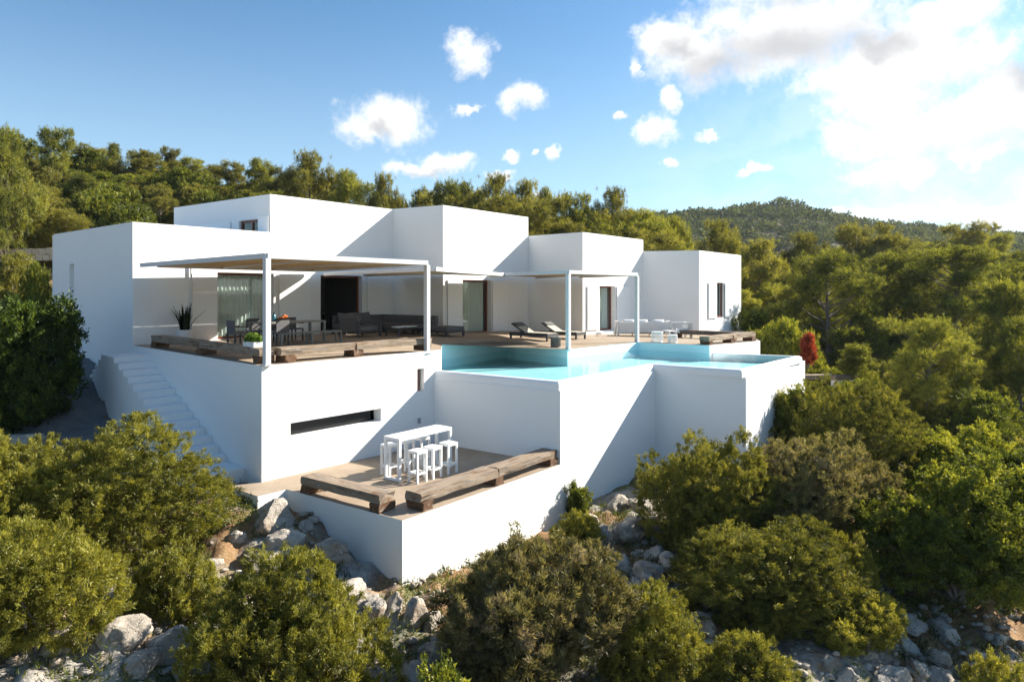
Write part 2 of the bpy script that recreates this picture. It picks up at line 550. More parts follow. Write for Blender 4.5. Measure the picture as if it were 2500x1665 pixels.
class MB:
    def __init__(s):
        s.v = []
        s.f = []

    def add(s, vs, fs):
        k = len(s.v)
        s.v += [tuple(v) for v in vs]
        s.f += [tuple(i + k for i in f) for f in fs]
        return s

    def box(s, x0, x1, y0, y1, z0, z1, m=None):
        vs = [(x0, y0, z0), (x1, y0, z0), (x1, y1, z0), (x0, y1, z0), (x0, y0, z1), (x1, y0, z1), (x1, y1, z1), (x0, y1, z1)]
        if m is not None: vs = [tuple(m @ Vector(v)) for v in vs]
        return s.add(vs, [(0, 3, 2, 1), (4, 5, 6, 7), (0, 1, 5, 4), (1, 2, 6, 5), (2, 3, 7, 6), (3, 0, 4, 7)])

    def bar(s, a, b, wd, ht, up=(0, 0, 1)):
        """box beam from a to b, wd wide, ht high, centred on the line"""
        a, b = Vector(a), Vector(b)
        d = (b - a); L = d.length; d.normalize()
        x = d.cross(Vector(up)); x.normalize()
        z = x.cross(d)
        vs = []
        for e in (a, b):
            for sx, sz in ((-1, -1), (1, -1), (1, 1), (-1, 1)):
                vs.append(tuple(e + x * (sx * wd / 2) + z * (sz * ht / 2)))
        return s.add(vs, [(0, 1, 2, 3), (7, 6, 5, 4), (0, 4, 5, 1), (1, 5, 6, 2), (2, 6, 7, 3), (3, 7, 4, 0)])

    def tube(s, pts, rad, n=8, cap=True):
        pts = [Vector(p) for p in pts]
        rings = []
        for i, p in enumerate(pts):
            d = (pts[min(i + 1, len(pts) - 1)] - pts[max(i - 1, 0)]).normalized()
            a = d.cross(Vector((0.31, 0.2, 0.93)))
            if a.length < 0.05: a = d.cross(Vector((1, 0, 0)))
            a.normalize(); b = d.cross(a)
            r = rad[i] if isinstance(rad, (list, tuple)) else rad
            rings.append([p + a * (r * math.cos(2 * math.pi * k / n)) + b * (r * math.sin(2 * math.pi * k / n)) for k in range(n)])
        vs = [v for r in rings for v in r]
        fs = []
        for i in range(len(rings) - 1):
            for k in range(n):
                fs.append((i * n + k, i * n + (k + 1) % n, (i + 1) * n + (k + 1) % n, (i + 1) * n + k))
        if cap:
            fs.append(tuple(range(n))[::-1])
            fs.append(tuple((len(rings) - 1) * n + k for k in range(n)))
        return s.add(vs, fs)

    def lathe(s, prof, n=20, c=(0, 0, 0)):
        vs = []
        for (r, z) in prof:
            for k in range(n):
                a = 2 * math.pi * k / n
                vs.append((c[0] + r * math.cos(a), c[1] + r * math.sin(a), c[2] + z))
        fs = []
        for i in range(len(prof) - 1):
            for k in range(n):
                fs.append((i * n + k, i * n + (k + 1) % n, (i + 1) * n + (k + 1) % n, (i + 1) * n + k))
        return s.add(vs, fs)

    def build(s, name, mat, parent=None, bevel=0.0, smooth=False, **tags):
        me = bpy.data.meshes.new(name)
        me.from_pydata(s.v, [], s.f)
        if bevel > 0:
            bm = bmesh.new(); bm.from_mesh(me)
            bmesh.ops.remove_doubles(bm, verts=bm.verts, dist=1e-5)
            es = [e for e in bm.edges if len(e.link_faces) == 2 and e.calc_face_angle(0) > 0.6]
            bmesh.ops.bevel(bm, geom=es, offset=bevel, segments=2, affect='EDGES', profile=0.7, clamp_overlap=True)
            bm.to_mesh(me); bm.free()
        if smooth:
            for p in me.polygons: p.use_smooth = True
        me.materials.append(M[mat] if isinstance(mat, str) else mat)
        o = bpy.data.objects.new(name, me)
        C.objects.link(o)
        if parent is not None: o.parent = parent
        return tag(o, **tags)


WD = Vector((0.618, 0.786, 0))      # direction in which the sunlit walls recede
UD = Vector((-0.786, 0.618, 0))
RZW = math.atan2(0.786, 0.618)


def V2(p): return Vector((p[0], p[1], 0))


def edge_frame(p0, p1):
    a, b = V2(p0), V2(p1)
    d = (b - a); L = d.length; d = d / L
    n = Vector((d.y, -d.x, 0))      # outward
    return a, d, n, L


def wall_face(mb, p0, p1, z0, z1, holes=(), depth=0.3):
    """outer face of a wall with openings and their reveals; holes: (s0, s1, za, zb)"""
    a, d, n, L = edge_frame(p0, p1)
    ss = sorted({0.0, L, *[h[0] for h in holes], *[h[1] for h in holes]})
    zs = sorted({z0, z1, *[h[2] for h in holes], *[h[3] for h in holes]})
    P = lambda s, z, k=0.0: tuple(a + d * s - n * k + Vector((0, 0, z)))
    for i in range(len(ss) - 1):
        for j in range(len(zs) - 1):
            sm, zm = (ss[i] + ss[i + 1]) / 2, (zs[j] + zs[j + 1]) / 2
            if any(h[0] < sm < h[1] and h[2] < zm < h[3] for h in holes): continue
            mb.add([P(ss[i], zs[j]), P(ss[i + 1], zs[j]), P(ss[i + 1], zs[j + 1]), P(ss[i], zs[j + 1])], [(0, 1, 2, 3)])
    for (s0, s1, za, zb) in holes:
        k = depth
        mb.add([P(s0, za), P(s0, zb), P(s0, zb, k), P(s0, za, k)], [(0, 1, 2, 3)])
        mb.add([P(s1, za), P(s1, za, k), P(s1, zb, k), P(s1, zb)], [(0, 1, 2, 3)])
        mb.add([P(s0, zb), P(s1, zb), P(s1, zb, k), P(s0, zb, k)], [(0, 1, 2, 3)])
        mb.add([P(s0, za), P(s0, za, k), P(s1, za, k), P(s1, za)], [(0, 1, 2, 3)])
    return mb


def shell(poly, z0, z1, holes=None, skip=(), depth=0.3):
    mb = MB()
    holes = holes or {}
    for i in range(len(poly)):
        if i in skip: continue
        wall_face(mb, poly[i], poly[(i + 1) % len(poly)], z0, z1, holes.get(i, ()), depth)
    mb.add([(p[0], p[1], z1) for p in poly], [tuple(range(len(poly)))])
    return mb


def on_wall(p0, p1, s, z, out=0.0):
    a, d, n, L = edge_frame(p0, p1)
    return a + d * s + n * out + Vector((0, 0, z))


def wall_matrix(p0, p1):
    """local x along the wall, local y into the wall, z up"""
    a, d, n, L = edge_frame(p0, p1)
    m = Matrix(((d.x, -n.x, 0, a.x), (d.y, -n.y, 0, a.y), (0, 0, 1, 0), (0, 0, 0, 1)))
    return m


# ------------------------------------------------------------------ survey of the house (metres, terrace level = 0)
TW0 = (-12.67, 22.80)
C12 = (-5.55, 31.86)
V1A = (-9.51, 26.83)
V1B = (-15.45, 31.20)
P2A, P2B = (-3.07, 30.40), (0.84, 35.40)
P3A, P3B = (3.43, 33.10), (7.30, 38.00)
P4A, P4B = (10.20, 37.20), (14.18, 42.26)
B0, B1 = (-6.05, 16.50), (-2.20, 21.05)
E1, E2, E3, E4, E5, E6, E7 = (-2.47, 24.10), (-0.22, 28.10), (0.12, 27.20), (2.02, 24.77), (5.27, 28.40), (7.70, 26.60), (10.94, 30.10)
Q0, Q1, Q2, Q3, Q4 = (-2.40, 20.83), (1.29, 18.22), (4.76, 22.60), (7.20, 21.00), (11.20, 26.10)
W0, W1, W2, W3, W4 = (-2.27, 21.03), (1.22, 18.56), (4.66, 22.93), (7.04, 21.27), (10.55, 25.50)
S1, S0, TL, T0 = (-6.84, 16.25), (-5.73, 15.38), (-5.26, 15.92), (-2.21, 13.75)
LOW = -2.81
WATER = -0.62
SILL = -0.85


def clamp(x, a=0.0, b=1.0): return max(a, min(b, x))


def zd(x, y):
    """level of the upper terrace: it falls gently towards the pool end"""
    return -0.30 * clamp((x + 4) / 6) - 0.25 * clamp((x - 3) / 7) * clamp((y - 27) / 10)


# ------------------------------------------------------------------ villa
villa = thing('villa', 'low white villa of stepped cubic volumes with flat roofs on the rocky slope', 'villa')

g_poly = [TW0, C12, (-11.84, 36.8), (-18.0, 33.4), (-19.05, 31.2), (-19.40, 29.9), (-19.42, 29.1), (-19.15, 28.45), (-18.6, 27.75)]
wing_holes = {0: [(2.96, 5.28, 0.02, 2.50), (7.49, 9.70, 0.02, 2.48)], 8: []}
L8 = math.hypot(TW0[0] + 18.6, TW0[1] - 27.75)
wing_holes[8] = [(L8 - 6.0, L8 - 5.5, 1.25, 2.86)]
mb = shell(g_poly, -2.6, 4.12, wing_holes)
o = mb.build('wall', 'plaster', villa, label='long white low wing with a rounded far corner')
up_poly = [V1A, C12, (-11.05, 36.2), V1B]
LU = math.hypot(V1A[0] - V1B[0], V1A[1] - V1B[1])
UPW = (LU - 2.15, LU - 0.80, 4.122, 4.69)
shell(up_poly, 4.12, 5.62, {3: [UPW]}, depth=0.22).build('wall', 'plaster', villa, label='upper storey block behind the low wing')
shell([P2A, P2B, (-4.66, 39.7), (-9.0, 35.0), C12], -0.7, 5.64, {0: [(1.264, 3.345, -0.19, 2.33)]}).build('wall', 'plaster', villa, label='second white block with a curtained glass door')
shell([P3A, P3B, (1.8, 42.3), (-2.0, 38.0), P2B], -1.0, 4.67, {0: [(1.56, 3.14, -0.20, 2.07)]}).build('wall', 'plaster', villa, label='third white block with a narrow glass door')
shell([P4A, P4B, (8.7, 46.6), (4.5, 41.0), P3B], -1.4, 4.03, {0: [(2.455, 3.59, 0.28, 2.30)]}).build('wall', 'plaster', villa, label='last white block at the pool end with one shuttered window')

# base under the upper terrace
LB = math.hypot(TW0[0] - B0[0], TW0[1] - B0[1])
mb = MB()
wall_face(mb, TW0, B0, -6.0, -0.002, [])
wall_face(mb, B0, B1, -6.0, -0.002, [(0.78, 3.64, -1.86, -1.50), (5.0, 5.27, -1.19, -0.51)], depth=0.32)
mb.build('base_wall', 'plaster', villa, label='tall white base wall under the upper terrace with slit windows')


def glazing(p0, p1, s0, s1, z0, z1, name='door', fw=0.09, curtain=True, mullion=0.0, label=None, back=None, depth=0.24, curtain_s=None):
    m = wall_matrix(p0, p1)
    mb = MB()
    e = 0.004
    y0, y1 = depth, depth + 0.07
    mb.box(s0 + e, s0 + fw, y0, y1, z0 + e, z1 - e, m)
    mb.box(s1 - fw, s1 - e, y0, y1, z0 + e, z1 - e, m)
    mb.box(s0 + fw, s1 - fw, y0, y1, z1 - fw, z1 - e, m)
    mb.box(s0 + fw, s1 - fw, y0, y1, z0 + e, z0 + fw, m)
    if mullion:
        sm = s0 + (s1 - s0) * mullion
        mb.box(sm - 0.04, sm + 0.04, y0 - 0.01, y1 - 0.01, z0 + fw, z1 - fw, m)
    d = mb.build(name, 'frame', villa, bevel=0.006, label=label)
    if curtain or z0 > 3: MB().box(s0 + fw, s1 - fw, y0 + 0.03, y0 + 0.036, z0 + fw, z1 - fw, m).build('pane', 'glass', d)
    if curtain:
        cs0, cs1 = curtain_s or (s0 + fw, s1 - fw - 0.06)
        n = 60
        vs, fs = [], []
        for i in range(n + 1):
            s = cs0 + (cs1 - cs0) * i / n
            yy = y1 + 0.10 + 0.035 * math.sin(i * 1.35) + 0.012 * math.sin(i * 0.5 + 1)
            vs += [tuple(m @ Vector((s, yy, z0 + 0.05))), tuple(m @ Vector((s, yy + 0.01, z1 - 0.05)))]
        for i in range(n): fs.append((2 * i, 2 * i + 2, 2 * i + 3, 2 * i + 1))
        cb = MB(); cb.add(vs, fs)
        cb.build('curtain', 'curtain', d)
    # closed box behind, dark colour standing in for the unlit room
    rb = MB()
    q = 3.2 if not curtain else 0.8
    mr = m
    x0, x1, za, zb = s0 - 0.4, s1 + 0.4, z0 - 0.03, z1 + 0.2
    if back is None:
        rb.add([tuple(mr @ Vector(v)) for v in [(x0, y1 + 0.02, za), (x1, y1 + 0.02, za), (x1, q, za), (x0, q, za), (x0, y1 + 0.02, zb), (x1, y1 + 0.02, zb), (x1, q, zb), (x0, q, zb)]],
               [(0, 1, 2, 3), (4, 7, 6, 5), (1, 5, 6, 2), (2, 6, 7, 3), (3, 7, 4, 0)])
        rb.build('dark_room_box', 'interior', d)
    return d


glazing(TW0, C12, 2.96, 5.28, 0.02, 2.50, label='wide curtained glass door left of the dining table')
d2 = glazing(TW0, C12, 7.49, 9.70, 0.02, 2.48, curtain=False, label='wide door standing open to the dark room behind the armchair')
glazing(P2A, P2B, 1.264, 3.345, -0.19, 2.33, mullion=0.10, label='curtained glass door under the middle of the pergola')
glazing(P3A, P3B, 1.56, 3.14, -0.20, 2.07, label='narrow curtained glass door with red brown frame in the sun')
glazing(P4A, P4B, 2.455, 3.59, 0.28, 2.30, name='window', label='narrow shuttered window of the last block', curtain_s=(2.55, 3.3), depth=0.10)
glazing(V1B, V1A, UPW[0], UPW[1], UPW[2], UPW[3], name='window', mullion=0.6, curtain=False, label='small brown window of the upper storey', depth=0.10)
# furniture glimpsed in the dark room: window to the garden, table with bottles
m = wall_matrix(TW0, C12)
mb = MB()
mb.box(8.0, 8.5, 3.05, 3.10, 1.35, 2.2, m)
for (x0, x1, y0, y1, z0, z1) in [(7.55, 9.2, 1.4, 2.1, 0.80, 0.86), (7.6, 7.66, 1.45, 1.5, 0, 0.8), (9.1, 9.16, 1.45, 1.5, 0, 0.8), (7.6, 7.66, 2.0, 2.05, 0, 0.8), (9.1, 9.16, 2.0, 2.05, 0, 0.8)]:
    mb.box(x0, x1, y0, y1, z0, z1, m)
t_in = mb.build('console_table', 'black', None)
tag(t_in, 'dark console table standing inside the room behind the open door', 'table')
mb = MB()
mb.box(0.93, 3.50, 0.30, 0.34, -1.90, -1.46, wall_matrix(B0, B1))
mb.build('window', 'black', villa, label='long black slit window in the base wall')
mb = MB()
mb.box(4.98, 5.29, 0.28, 0.33, -1.21, -0.49, wall_matrix(B0, B1))
w2 = mb.build('window', 'black', villa, label='small upright slit window beside the pool wall')
MB().box(5.004, 5.15, 0.10, 0.27, -1.186, -0.514, wall_matrix(B0, B1)).build('frame', 'frame', w2)
mb = MB()
mb.box(0.784, 0.93, 0.05, 0.30, -1.856, -1.504, wall_matrix(B0, B1))
mb.box(L8 - 6.02, L8 - 5.48, 0.27, 0.32, 1.2, 2.9, wall_matrix(g_poly[8], g_poly[0]))
MBs = MB().box(L8 - 6.02, L8 - 5.48, 0.27, 0.32, 1.2, 2.9, wall_matrix(g_poly[8], g_poly[0]))
MBs.build('window', 'plaster2', villa, label='tall shallow slit window in the shaded end wall')


def shutter(p0, p1, s0, s1, z0, z1, gap=0.03, th=0.04, **kw):
    m = wall_matrix(p0, p1)
    mb = MB()
    mb.box(s0, s1, -gap - th, -gap, z0, z1, m)
    d = mb.build('shutter', 'shutter', villa, bevel=0.008, **kw)
    for z in (z0 + (z1 - z0) * 0.15, z0 + (z1 - z0) * 0.85):
        for sa in (s0 + 0.03, s1 - 0.10):
            MB().box(sa, sa + 0.07, -gap + 0.001, 0.0, z - 0.02, z + 0.02, m).build('hinge', 'shutter', d)
    return d


shutter(TW0, C12, 5.50, 6.95, 0.06, 2.50)
shutter(TW0, C12, 9.95, 11.25, 0.06, 2.48)
shutter(P2A, P2B, 0.25, 1.22, -0.12, 2.33)
shutter(P2A, P2B, 3.40, 4.55, -0.12, 2.33)
shutter(P3A, P3B, 0.35, 1.42, -0.10, 2.07)
shutter(P3A, P3B, 3.25, 4.55, -0.10, 2.07)
shutter(P4A, P4B, 1.20, 2.36, 0.28, 2.30, gap=0.03)
shutter(P4A, P4B, 3.68, 4.55, 0.28, 2.30, gap=0.03)
shutter(V1B, V1A, LU - 4.9, LU - 2.7, 4.13, 4.68)
shutter(V1B, V1A, LU - 0.72, LU - 0.03, 4.13, 4.78)
# door step under the sunlit narrow door
MB().box(1.3, 5.6, -0.28, -0.002, -1.0, -0.24, wall_matrix(P3A, P3B)).build('plinth', 'plaster', villa, bevel=0.01)
# rain pipe and wall tap
pp = on_wall(TW0, C12, 1.95, 0, 0.06)
mb = MB(); mb.tube([(pp.x, pp.y, 0.0), (pp.x, pp.y, 2.75)], 0.035, 10)
mb.build('rain_pipe', 'steel', villa)
pp = on_wall(B0, B1, 5.05, -2.05, 0)
mb = MB(); mb.box(-0.035, 0.035, -0.07, -0.002, -0.08, 0.08, Matrix.Translation(pp) @ Matrix.Rotation(math.atan2(B1[1] - B0[1], B1[0] - B0[0]), 4, 'Z'))
mb.build('wall_lamp', 'steelgrey', villa, bevel=0.01)

# ------------------------------------------------------------------ upper terrace floor
deck = [B0, B1, E1, E2, E3, E4, E5, E6, E7, P4B, P4A, P3B, P3A, P2B, P2A, C12, TW0]
bm = bmesh.new()
vs = [bm.verts.new((p[0], p[1], 0)) for p in deck]
f = bm.faces.new(vs)
bmesh.ops.triangulate(bm, faces=[f])
for k in range(4):
    bmesh.ops.subdivide_edges(bm, edges=[e for e in bm.edges if e.calc_length() > 1.2], cuts=1, use_grid_fill=True)
    bmesh.ops.triangulate(bm, faces=bm.faces)
for v in bm.verts: v.co.z = zd(v.co.x, v.co.y)
me = bpy.data.meshes.new('terrace_floor'); bm.to_mesh(me); bm.free()
me.materials.append(M['deck'])
o = bpy.data.objects.new('terrace_floor', me); C.objects.link(o)
tag(o, 'sandy concrete floor of the upper terrace', None, None, 'structure')

# ------------------------------------------------------------------ pool
pool = thing('swimming_pool', 'turquoise infinity pool with stepped white walls and rounded overflow edge', 'swimming pool')
mb = MB()
for a, b in ((B1, E1), (E1, E2), (E2, E3), (E3, E4), (E4, E5), (E5, E6)):
    A, d, n, L = edge_frame(a, b)
    za, zb = zd(*a) - 0.004, zd(*b) - 0.004
    mb.add([(a[0], a[1], -2.2), (b[0], b[1], -2.2), (b[0], b[1], zb), (a[0], a[1], za)], [(0, 1, 2, 3)])
mb.build('inner_wall', 'poolwall', pool)
mb = MB()
a, b = E6, E7
mb.add([(a[0], a[1], -6.5), (b[0], b[1], -6.5), (b[0], b[1], zd(*b) - 0.004), (a[0], a[1], zd(*a) - 0.004)], [(0, 1, 2, 3)])
a, b = E7, P4B
mb.add([(a[0], a[1], -6.5), (b[0], b[1], -6.5), (b[0], b[1], zd(*b) - 0.004), (a[0], a[1], zd(*a) - 0.004)], [(0, 1, 2, 3)])
mb.build('end_wall', 'plaster', villa, label='white terrace wall beyond the pool')
floor_poly = [W0, W1, W2, W3, W4, E6, E5, E4, E3, E2, E1, B1]
MB().add([(p[0], p[1], -0.92) for p in floor_poly], [tuple(range(len(floor_poly)))]).build('basin_floor', 'pool', pool)
MB().add([(p[0], p[1], WATER) for p in floor_poly], [tuple(range(len(floor_poly)))]).build('pool_water', 'water', None, label='still turquoise water filling the infinity pool', kind='structure')


def offset_line(pts, off):
    """polyline offset to the right hand side with mitred corners"""
    out = []
    for i, p in enumerate(pts):
        ns = []
        if i > 0: ns.append(edge_frame(pts[i - 1], p)[2])
        if i < len(pts) - 1: ns.append(edge_frame(p, pts[i + 1])[2])
        n = sum(ns, Vector()) / len(ns)
        n = n / max(0.35, n.length_squared)
        out.append(V2(p) + n * off)
    return out


WEND = (7.86, 26.72)
wl = [W0, W1, W2, W3, W4, WEND]
prof = [(0.0, -1.9), (0.0, -0.66), (0.02, -0.625), (0.05, -0.612), (0.10, -0.612), (0.15, -0.63), (0.19, -0.67), (0.20, -0.72), (0.20, -0.87)]
rows = [[(q.x, q.y, z) for q in offset_line(wl, o_)] for (o_, z) in prof]
mb = MB()
n = len(wl)
vs = [v for r in rows for v in r]
fs = []
for i in range(len(prof) - 1):
    for k in range(n - 1):
        fs.append((i * n + k, i * n + k + 1, (i + 1) * n + k + 1, (i + 1) * n + k))
mb.add(vs, fs)
mb.build('overflow_edge', 'plaster', pool)
Q5 = (9.0, 28.0)
ql = [Q0, Q1, Q2, Q3, Q4, Q5]
mb = MB()
for i in range(5):
    wall_face(mb, ql[i], ql[i + 1], -7.0, SILL)
inner = [(q.x, q.y) for q in offset_line(wl, 0.15)]
for i in range(5):
    a, b, c, d = ql[i], ql[i + 1], inner[i + 1], inner[i]
    mb.add([(*a, SILL), (*b, SILL), (*c, SILL), (*d, SILL)], [(0, 1, 2, 3)])
mb.build('outer_wall', 'plaster', pool)

# ------------------------------------------------------------------ lower terrace
lt = thing('terrace_wall', 'white retaining wall round the small lower terrace with the bar table', 'wall')
mb = MB()
for a, b in ((S1, S0), (S0, TL), (TL, T0), (T0, Q1)):
    wall_face(mb, a, b, -7.0, LOW - 0.002)
mb.build('retaining_wall', 'plaster2', lt)
lp = [S1, S0, TL, T0, Q1, Q0, B0]
MB().add([(p[0], p[1], LOW) for p in lp], [tuple(range(len(lp)))]).build('lower_terrace_floor', 'deck', None, label='sandy concrete floor of the lower terrace', kind='structure')

# ------------------------------------------------------------------ outdoor stairs
st = thing('outdoor_stairs', 'white plastered stairs climbing along the shaded base wall', 'stairs')
EL = Vector((TW0[0] - B0[0], TW0[1] - B0[1], 0)).normalized()     # along the base wall, uphill
NO = Vector((-EL.y, EL.x, 0))                                       # away from the wall
if NO.dot(Vector((-0.6, -0.8, 0))) < 0: NO = -NO
B0v = V2(B0)


def stair_box(s0, s1, z1, name='step', z0=-5.0, w0=0.004, w1=1.02, **kw):
    mb = MB()
    q = [B0v + EL * s0 + NO * w0, B0v + EL * s1 + NO * w0, B0v + EL * s1 + NO * w1, B0v + EL * s0 + NO * w1]
    vs = [(p.x, p.y, z0) for p in q] + [(p.x, p.y, z1) for p in q]
    mb.add(vs, [(0, 1, 2, 3), (7, 6, 5, 4), (0, 4, 5, 1), (1, 5, 6, 2), (2, 6, 7, 3), (3, 7, 4, 0)])
    bm = bmesh.new()
    o = mb.build(name, 'plaster', st, **kw)
    bm.from_mesh(o.data); bmesh.ops.recalc_face_normals(bm, faces=bm.faces)
    es = [e for e in bm.edges if all(v.co.z > z1 - 0.01 for v in e.verts)]
    bmesh.ops.bevel(bm, geom=es, offset=0.008, segments=2, affect='EDGES')
    bm.to_mesh(o.data); bm.free()
    return o


stair_box(0.90, 1.95, -2.62, 'bottom_landing')
NS, S_LO, S_HI = 13, 1.95, 7.55
for i in range(NS):
    run = (S_HI - S_LO) / NS
    stair_box(S_LO + i * run + 0.002, S_LO + (i + 1) * run - 0.0, -2.62 + (i + 1) * (2.62 - 0.22) / (NS + 1) + 0.0)
stair_box(7.553, 8.85, -0.22, 'top_landing')
for i in range(4):
    stair_box(8.853 + i * 0.30, 9.15 + i * 0.30, -0.22 - (i + 1) * 0.185, w0=0.10 + i * 0.02, w1=1.02)


# ------------------------------------------------------------------ pergolas
def lath_roof(poly, z, pitch, wdt, rng, th=0.018):
    mb = MB()
    P = [V2(p) for p in poly]
    ts = [p.dot(UD) for p in P]
    t = min(ts) + 0.02
    while t < max(ts):
        xs = []
        for i in range(len(P)):
            a, b = P[i], P[(i + 1) % len(P)]
            ta, tb = a.dot(UD), b.dot(UD)
            if (ta - t) * (tb - t) < 0:
                k = (t - ta) / (tb - ta)
                xs.append((a + (b - a) * k).dot(WD))
        xs.sort()
        for i in range(0, len(xs) - 1, 2):
            if xs[i + 1] - xs[i] < 0.15: continue
            a = WD * xs[i] + UD * (t + rng.uniform(-.004, .004)); b = WD * xs[i + 1] + UD * (t + rng.uniform(-.004, .004))
            dz = rng.uniform(-0.006, 0.006)
            mb.bar((a.x, a.y, z + dz), (b.x, b.y, z + dz + rng.uniform(-.004, .004)), wdt * (rng.uniform(0.985, 1.0) if rng.random() > 0.09 else 0.90), th)
        t += pitch
    return mb


def pergola(label, poly, ztop, beams, posts, rafters, gap_seed):
    rng = random.Random(gap_seed)
    t = thing('pergola', label, 'pergola')
    for a, b in beams:
        MB().bar((*a, ztop - 0.065), (*b, ztop - 0.065), 0.10, 0.13).build('beam', 'steel', t, bevel=0.004)
    for p in posts:
        z0 = zd(*p)
        mb = MB(); mb.box(p[0] - 0.07, p[0] + 0.07, p[1] - 0.07, p[1] + 0.07, z0, ztop - 0.132)
        # turn with the house
        c = Vector((p[0], p[1], 0)); rm = Matrix.Translation(c) @ Matrix.Rotation(RZW, 4, 'Z') @ Matrix.Translation(-c)
        mb.v = [tuple(rm @ Vector(v)) for v in mb.v]
        po = mb.build('post', 'steel', t, bevel=0.004)
        fb = MB(); fb.box(p[0] - 0.12, p[0] + 0.12, p[1] - 0.12, p[1] + 0.12, z0 + 0.001, z0 + 0.012)
        fb.v = [tuple(rm @ Vector(v)) for v in fb.v]
        fb.build('foot_plate', 'steel', po)
    for a, b in rafters:
        MB().bar((*a, ztop - 0.085), (*b, ztop - 0.085), 0.05, 0.08).build('rafter', 'steel', t)
    lath_roof(poly, ztop - 0.025, 0.088, 0.0815, rng).build('cane_roof', 'cane', t, kind='stuff')
    return t


F0, F1 = (-5.97, 16.62), (-2.58, 20.72)
FL = (-12.28, 22.62)
FB = (-8.15, 28.10)
FM = (-11.96, 23.02)
pergola('large flat pergola on white steel posts shading the dining table, with cane roof', [F0, F1, FB, FM], 2.73,
        [(F0, F1), (F0, FL), (FM, FB), (F1, FB)], [F0, F1],
        [((-4.84, 17.99), (-10.55, 24.9)), ((-3.71, 19.35), (-9.3, 26.6))], 3)
GA, GB, GC, GD, GE, GF, GG, GH, GI = (-2.44, 21.6), (-0.34, 28.8), (2.05, 24.9), (5.20, 28.42), (3.25, 32.75), (0.95, 34.95), (-2.88, 30.05), (-5.25, 31.45), (-7.75, 28.25)
pergola('long zigzag pergola with thin white posts beside the pool, over the loungers', [GA, GB, GC, GD, GE, GF, GG, GH, GI], 2.57,
        [(GA, GB), (GB, GC), (GC, GD), (GD, GE), (GI, GA)], [GC, GD],
        [((-1.4, 25.2), (-6.5, 29.9)), ((0.85, 26.85), (-1.1, 32.4)), ((3.6, 26.65), (1.2, 34.6))], 5)


# ------------------------------------------------------------------ timber benches
def rough_beam(L, wd, ht, seed, sag=0.0):
    """old squared timber, local x along the beam, z from 0"""
    rng = random.Random(seed)
    n = max(6, int(L / 0.22))
    vs, fs = [], []
    sec = [(-1, -1), (-0.3, -1.0), (0.4, -1), (1, -1), (1, -0.1), (1, 1), (0.35, 1), (-0.35, 1), (-1, 1), (-1, 0.1)]
    k = len(sec)
    for i in range(n + 1):
        x = L * i / n
        end = 0.0 if 0 < i < n else 0.03
        off = noise.noise(Vector((x * 0.6, seed * 3.1, 0))) * 0.035
        for j, (a, b) in enumerate(sec):
            c = 0.965 if abs(a) == 1 and abs(b) == 1 else 1.0
            q = noise.noise(Vector((x * 1.7, j * 2.3, seed * 1.7))) * 0.022
            vs.append((x + rng.uniform(-end, end), a * c * (wd / 2 + q) + off, ht / 2 + b * c * (ht / 2 + q * 0.7) + sag * math.sin(math.pi * x / L)))
    for i in range(n):
        for j in range(k):
            fs.append((i * k + j, (i + 1) * k + j, (i + 1) * k + (j + 1) % k, i * k + (j + 1) % k))
    fs.append(tuple(range(k)))
    fs.append(tuple(n * k + j for j in range(k))[::-1])
    mb = MB(); mb.add(vs, fs)
    return mb


def timber_bench(label, start, direc, beams, blocks, z, wd=0.42, bh=0.19, sh=0.19, mat='timber', seed=1, zend=None):
    """start: end point of the centre line on the floor; beams (s0, s1); blocks: s of each support"""
    d = Vector((direc[0], direc[1], 0)).normalized()
    t = thing('timber_bench', label, 'bench', (start[0], start[1], z), math.atan2(d.y, d.x), 'benches of old squared timbers')
    for i, (a, b) in enumerate(beams):
        o = rough_beam(b - a, wd, bh, seed * 7 + i).build('beam', mat, t)
        o.location = (a, 0, sh)
    for i, s in enumerate(blocks):
        o = rough_beam(wd * 1.02, 0.33, sh, seed * 11 + i).build('support_block', 'timberblock', t)
        o.rotation_euler = (0, 0, R(90))
        o.location = (s, -wd * 0.51, 0)
    return t


e_in = Vector((0.689, 0.724, 0))
q = B0v + e_in * 0.34
timber_bench('old timber bench on the shaded left edge of the upper terrace', (q.x, q.y), EL, [(0.40, 4.05), (4.09, 7.80)], [0.60, 4.07, 7.60], 0.0, seed=1, mat='timber')
f_d = V2(B1) - V2(B0); f_d.normalize(); f_in = Vector((-f_d.y, f_d.x, 0))
q = B0v + f_in * 0.36
timber_bench('sunlit pale timber bench along the front edge of the upper terrace', (q.x, q.y), f_d, [(0.62, 2.86), (2.90, 5.72)], [0.88, 2.98, 5.52], 0.0, seed=2)
l_d = V2(T0) - V2(TL); l_d.normalize(); l_in = Vector((-l_d.y, l_d.x, 0))
q = Vector((-4.83, 15.66, 0)) + l_in * 0.20
timber_bench('short dark timber bench on the left edge of the lower terrace', (q.x, q.y), l_d, [(0.0, 2.56)], [0.16, 2.40], LOW, wd=0.44, seed=3)
q = Vector((-1.87, 14.24, 0)) + UD * 0.27
timber_bench('long weathered timber bench on the front edge of the lower terrace', (q.x, q.y), WD, [(0.0, 2.55), (2.58, 5.02)], [0.17, 2.56, 4.86], LOW, wd=0.48, seed=4)
r_d = V2(E7) - V2(E6); r_d.normalize(); r_in = Vector((-r_d.y, r_d.x, 0))
q = V2(E6) + r_in * 0.30
timber_bench('pale timber bench on the white wall at the far end of the pool', (q.x, q.y), r_d, [(0.15, 2.3), (2.34, 4.5)], [0.35, 2.32, 4.3], -0.36, seed=5)
q = V2(E7) + Vector((-0.75, 0.75, 0))
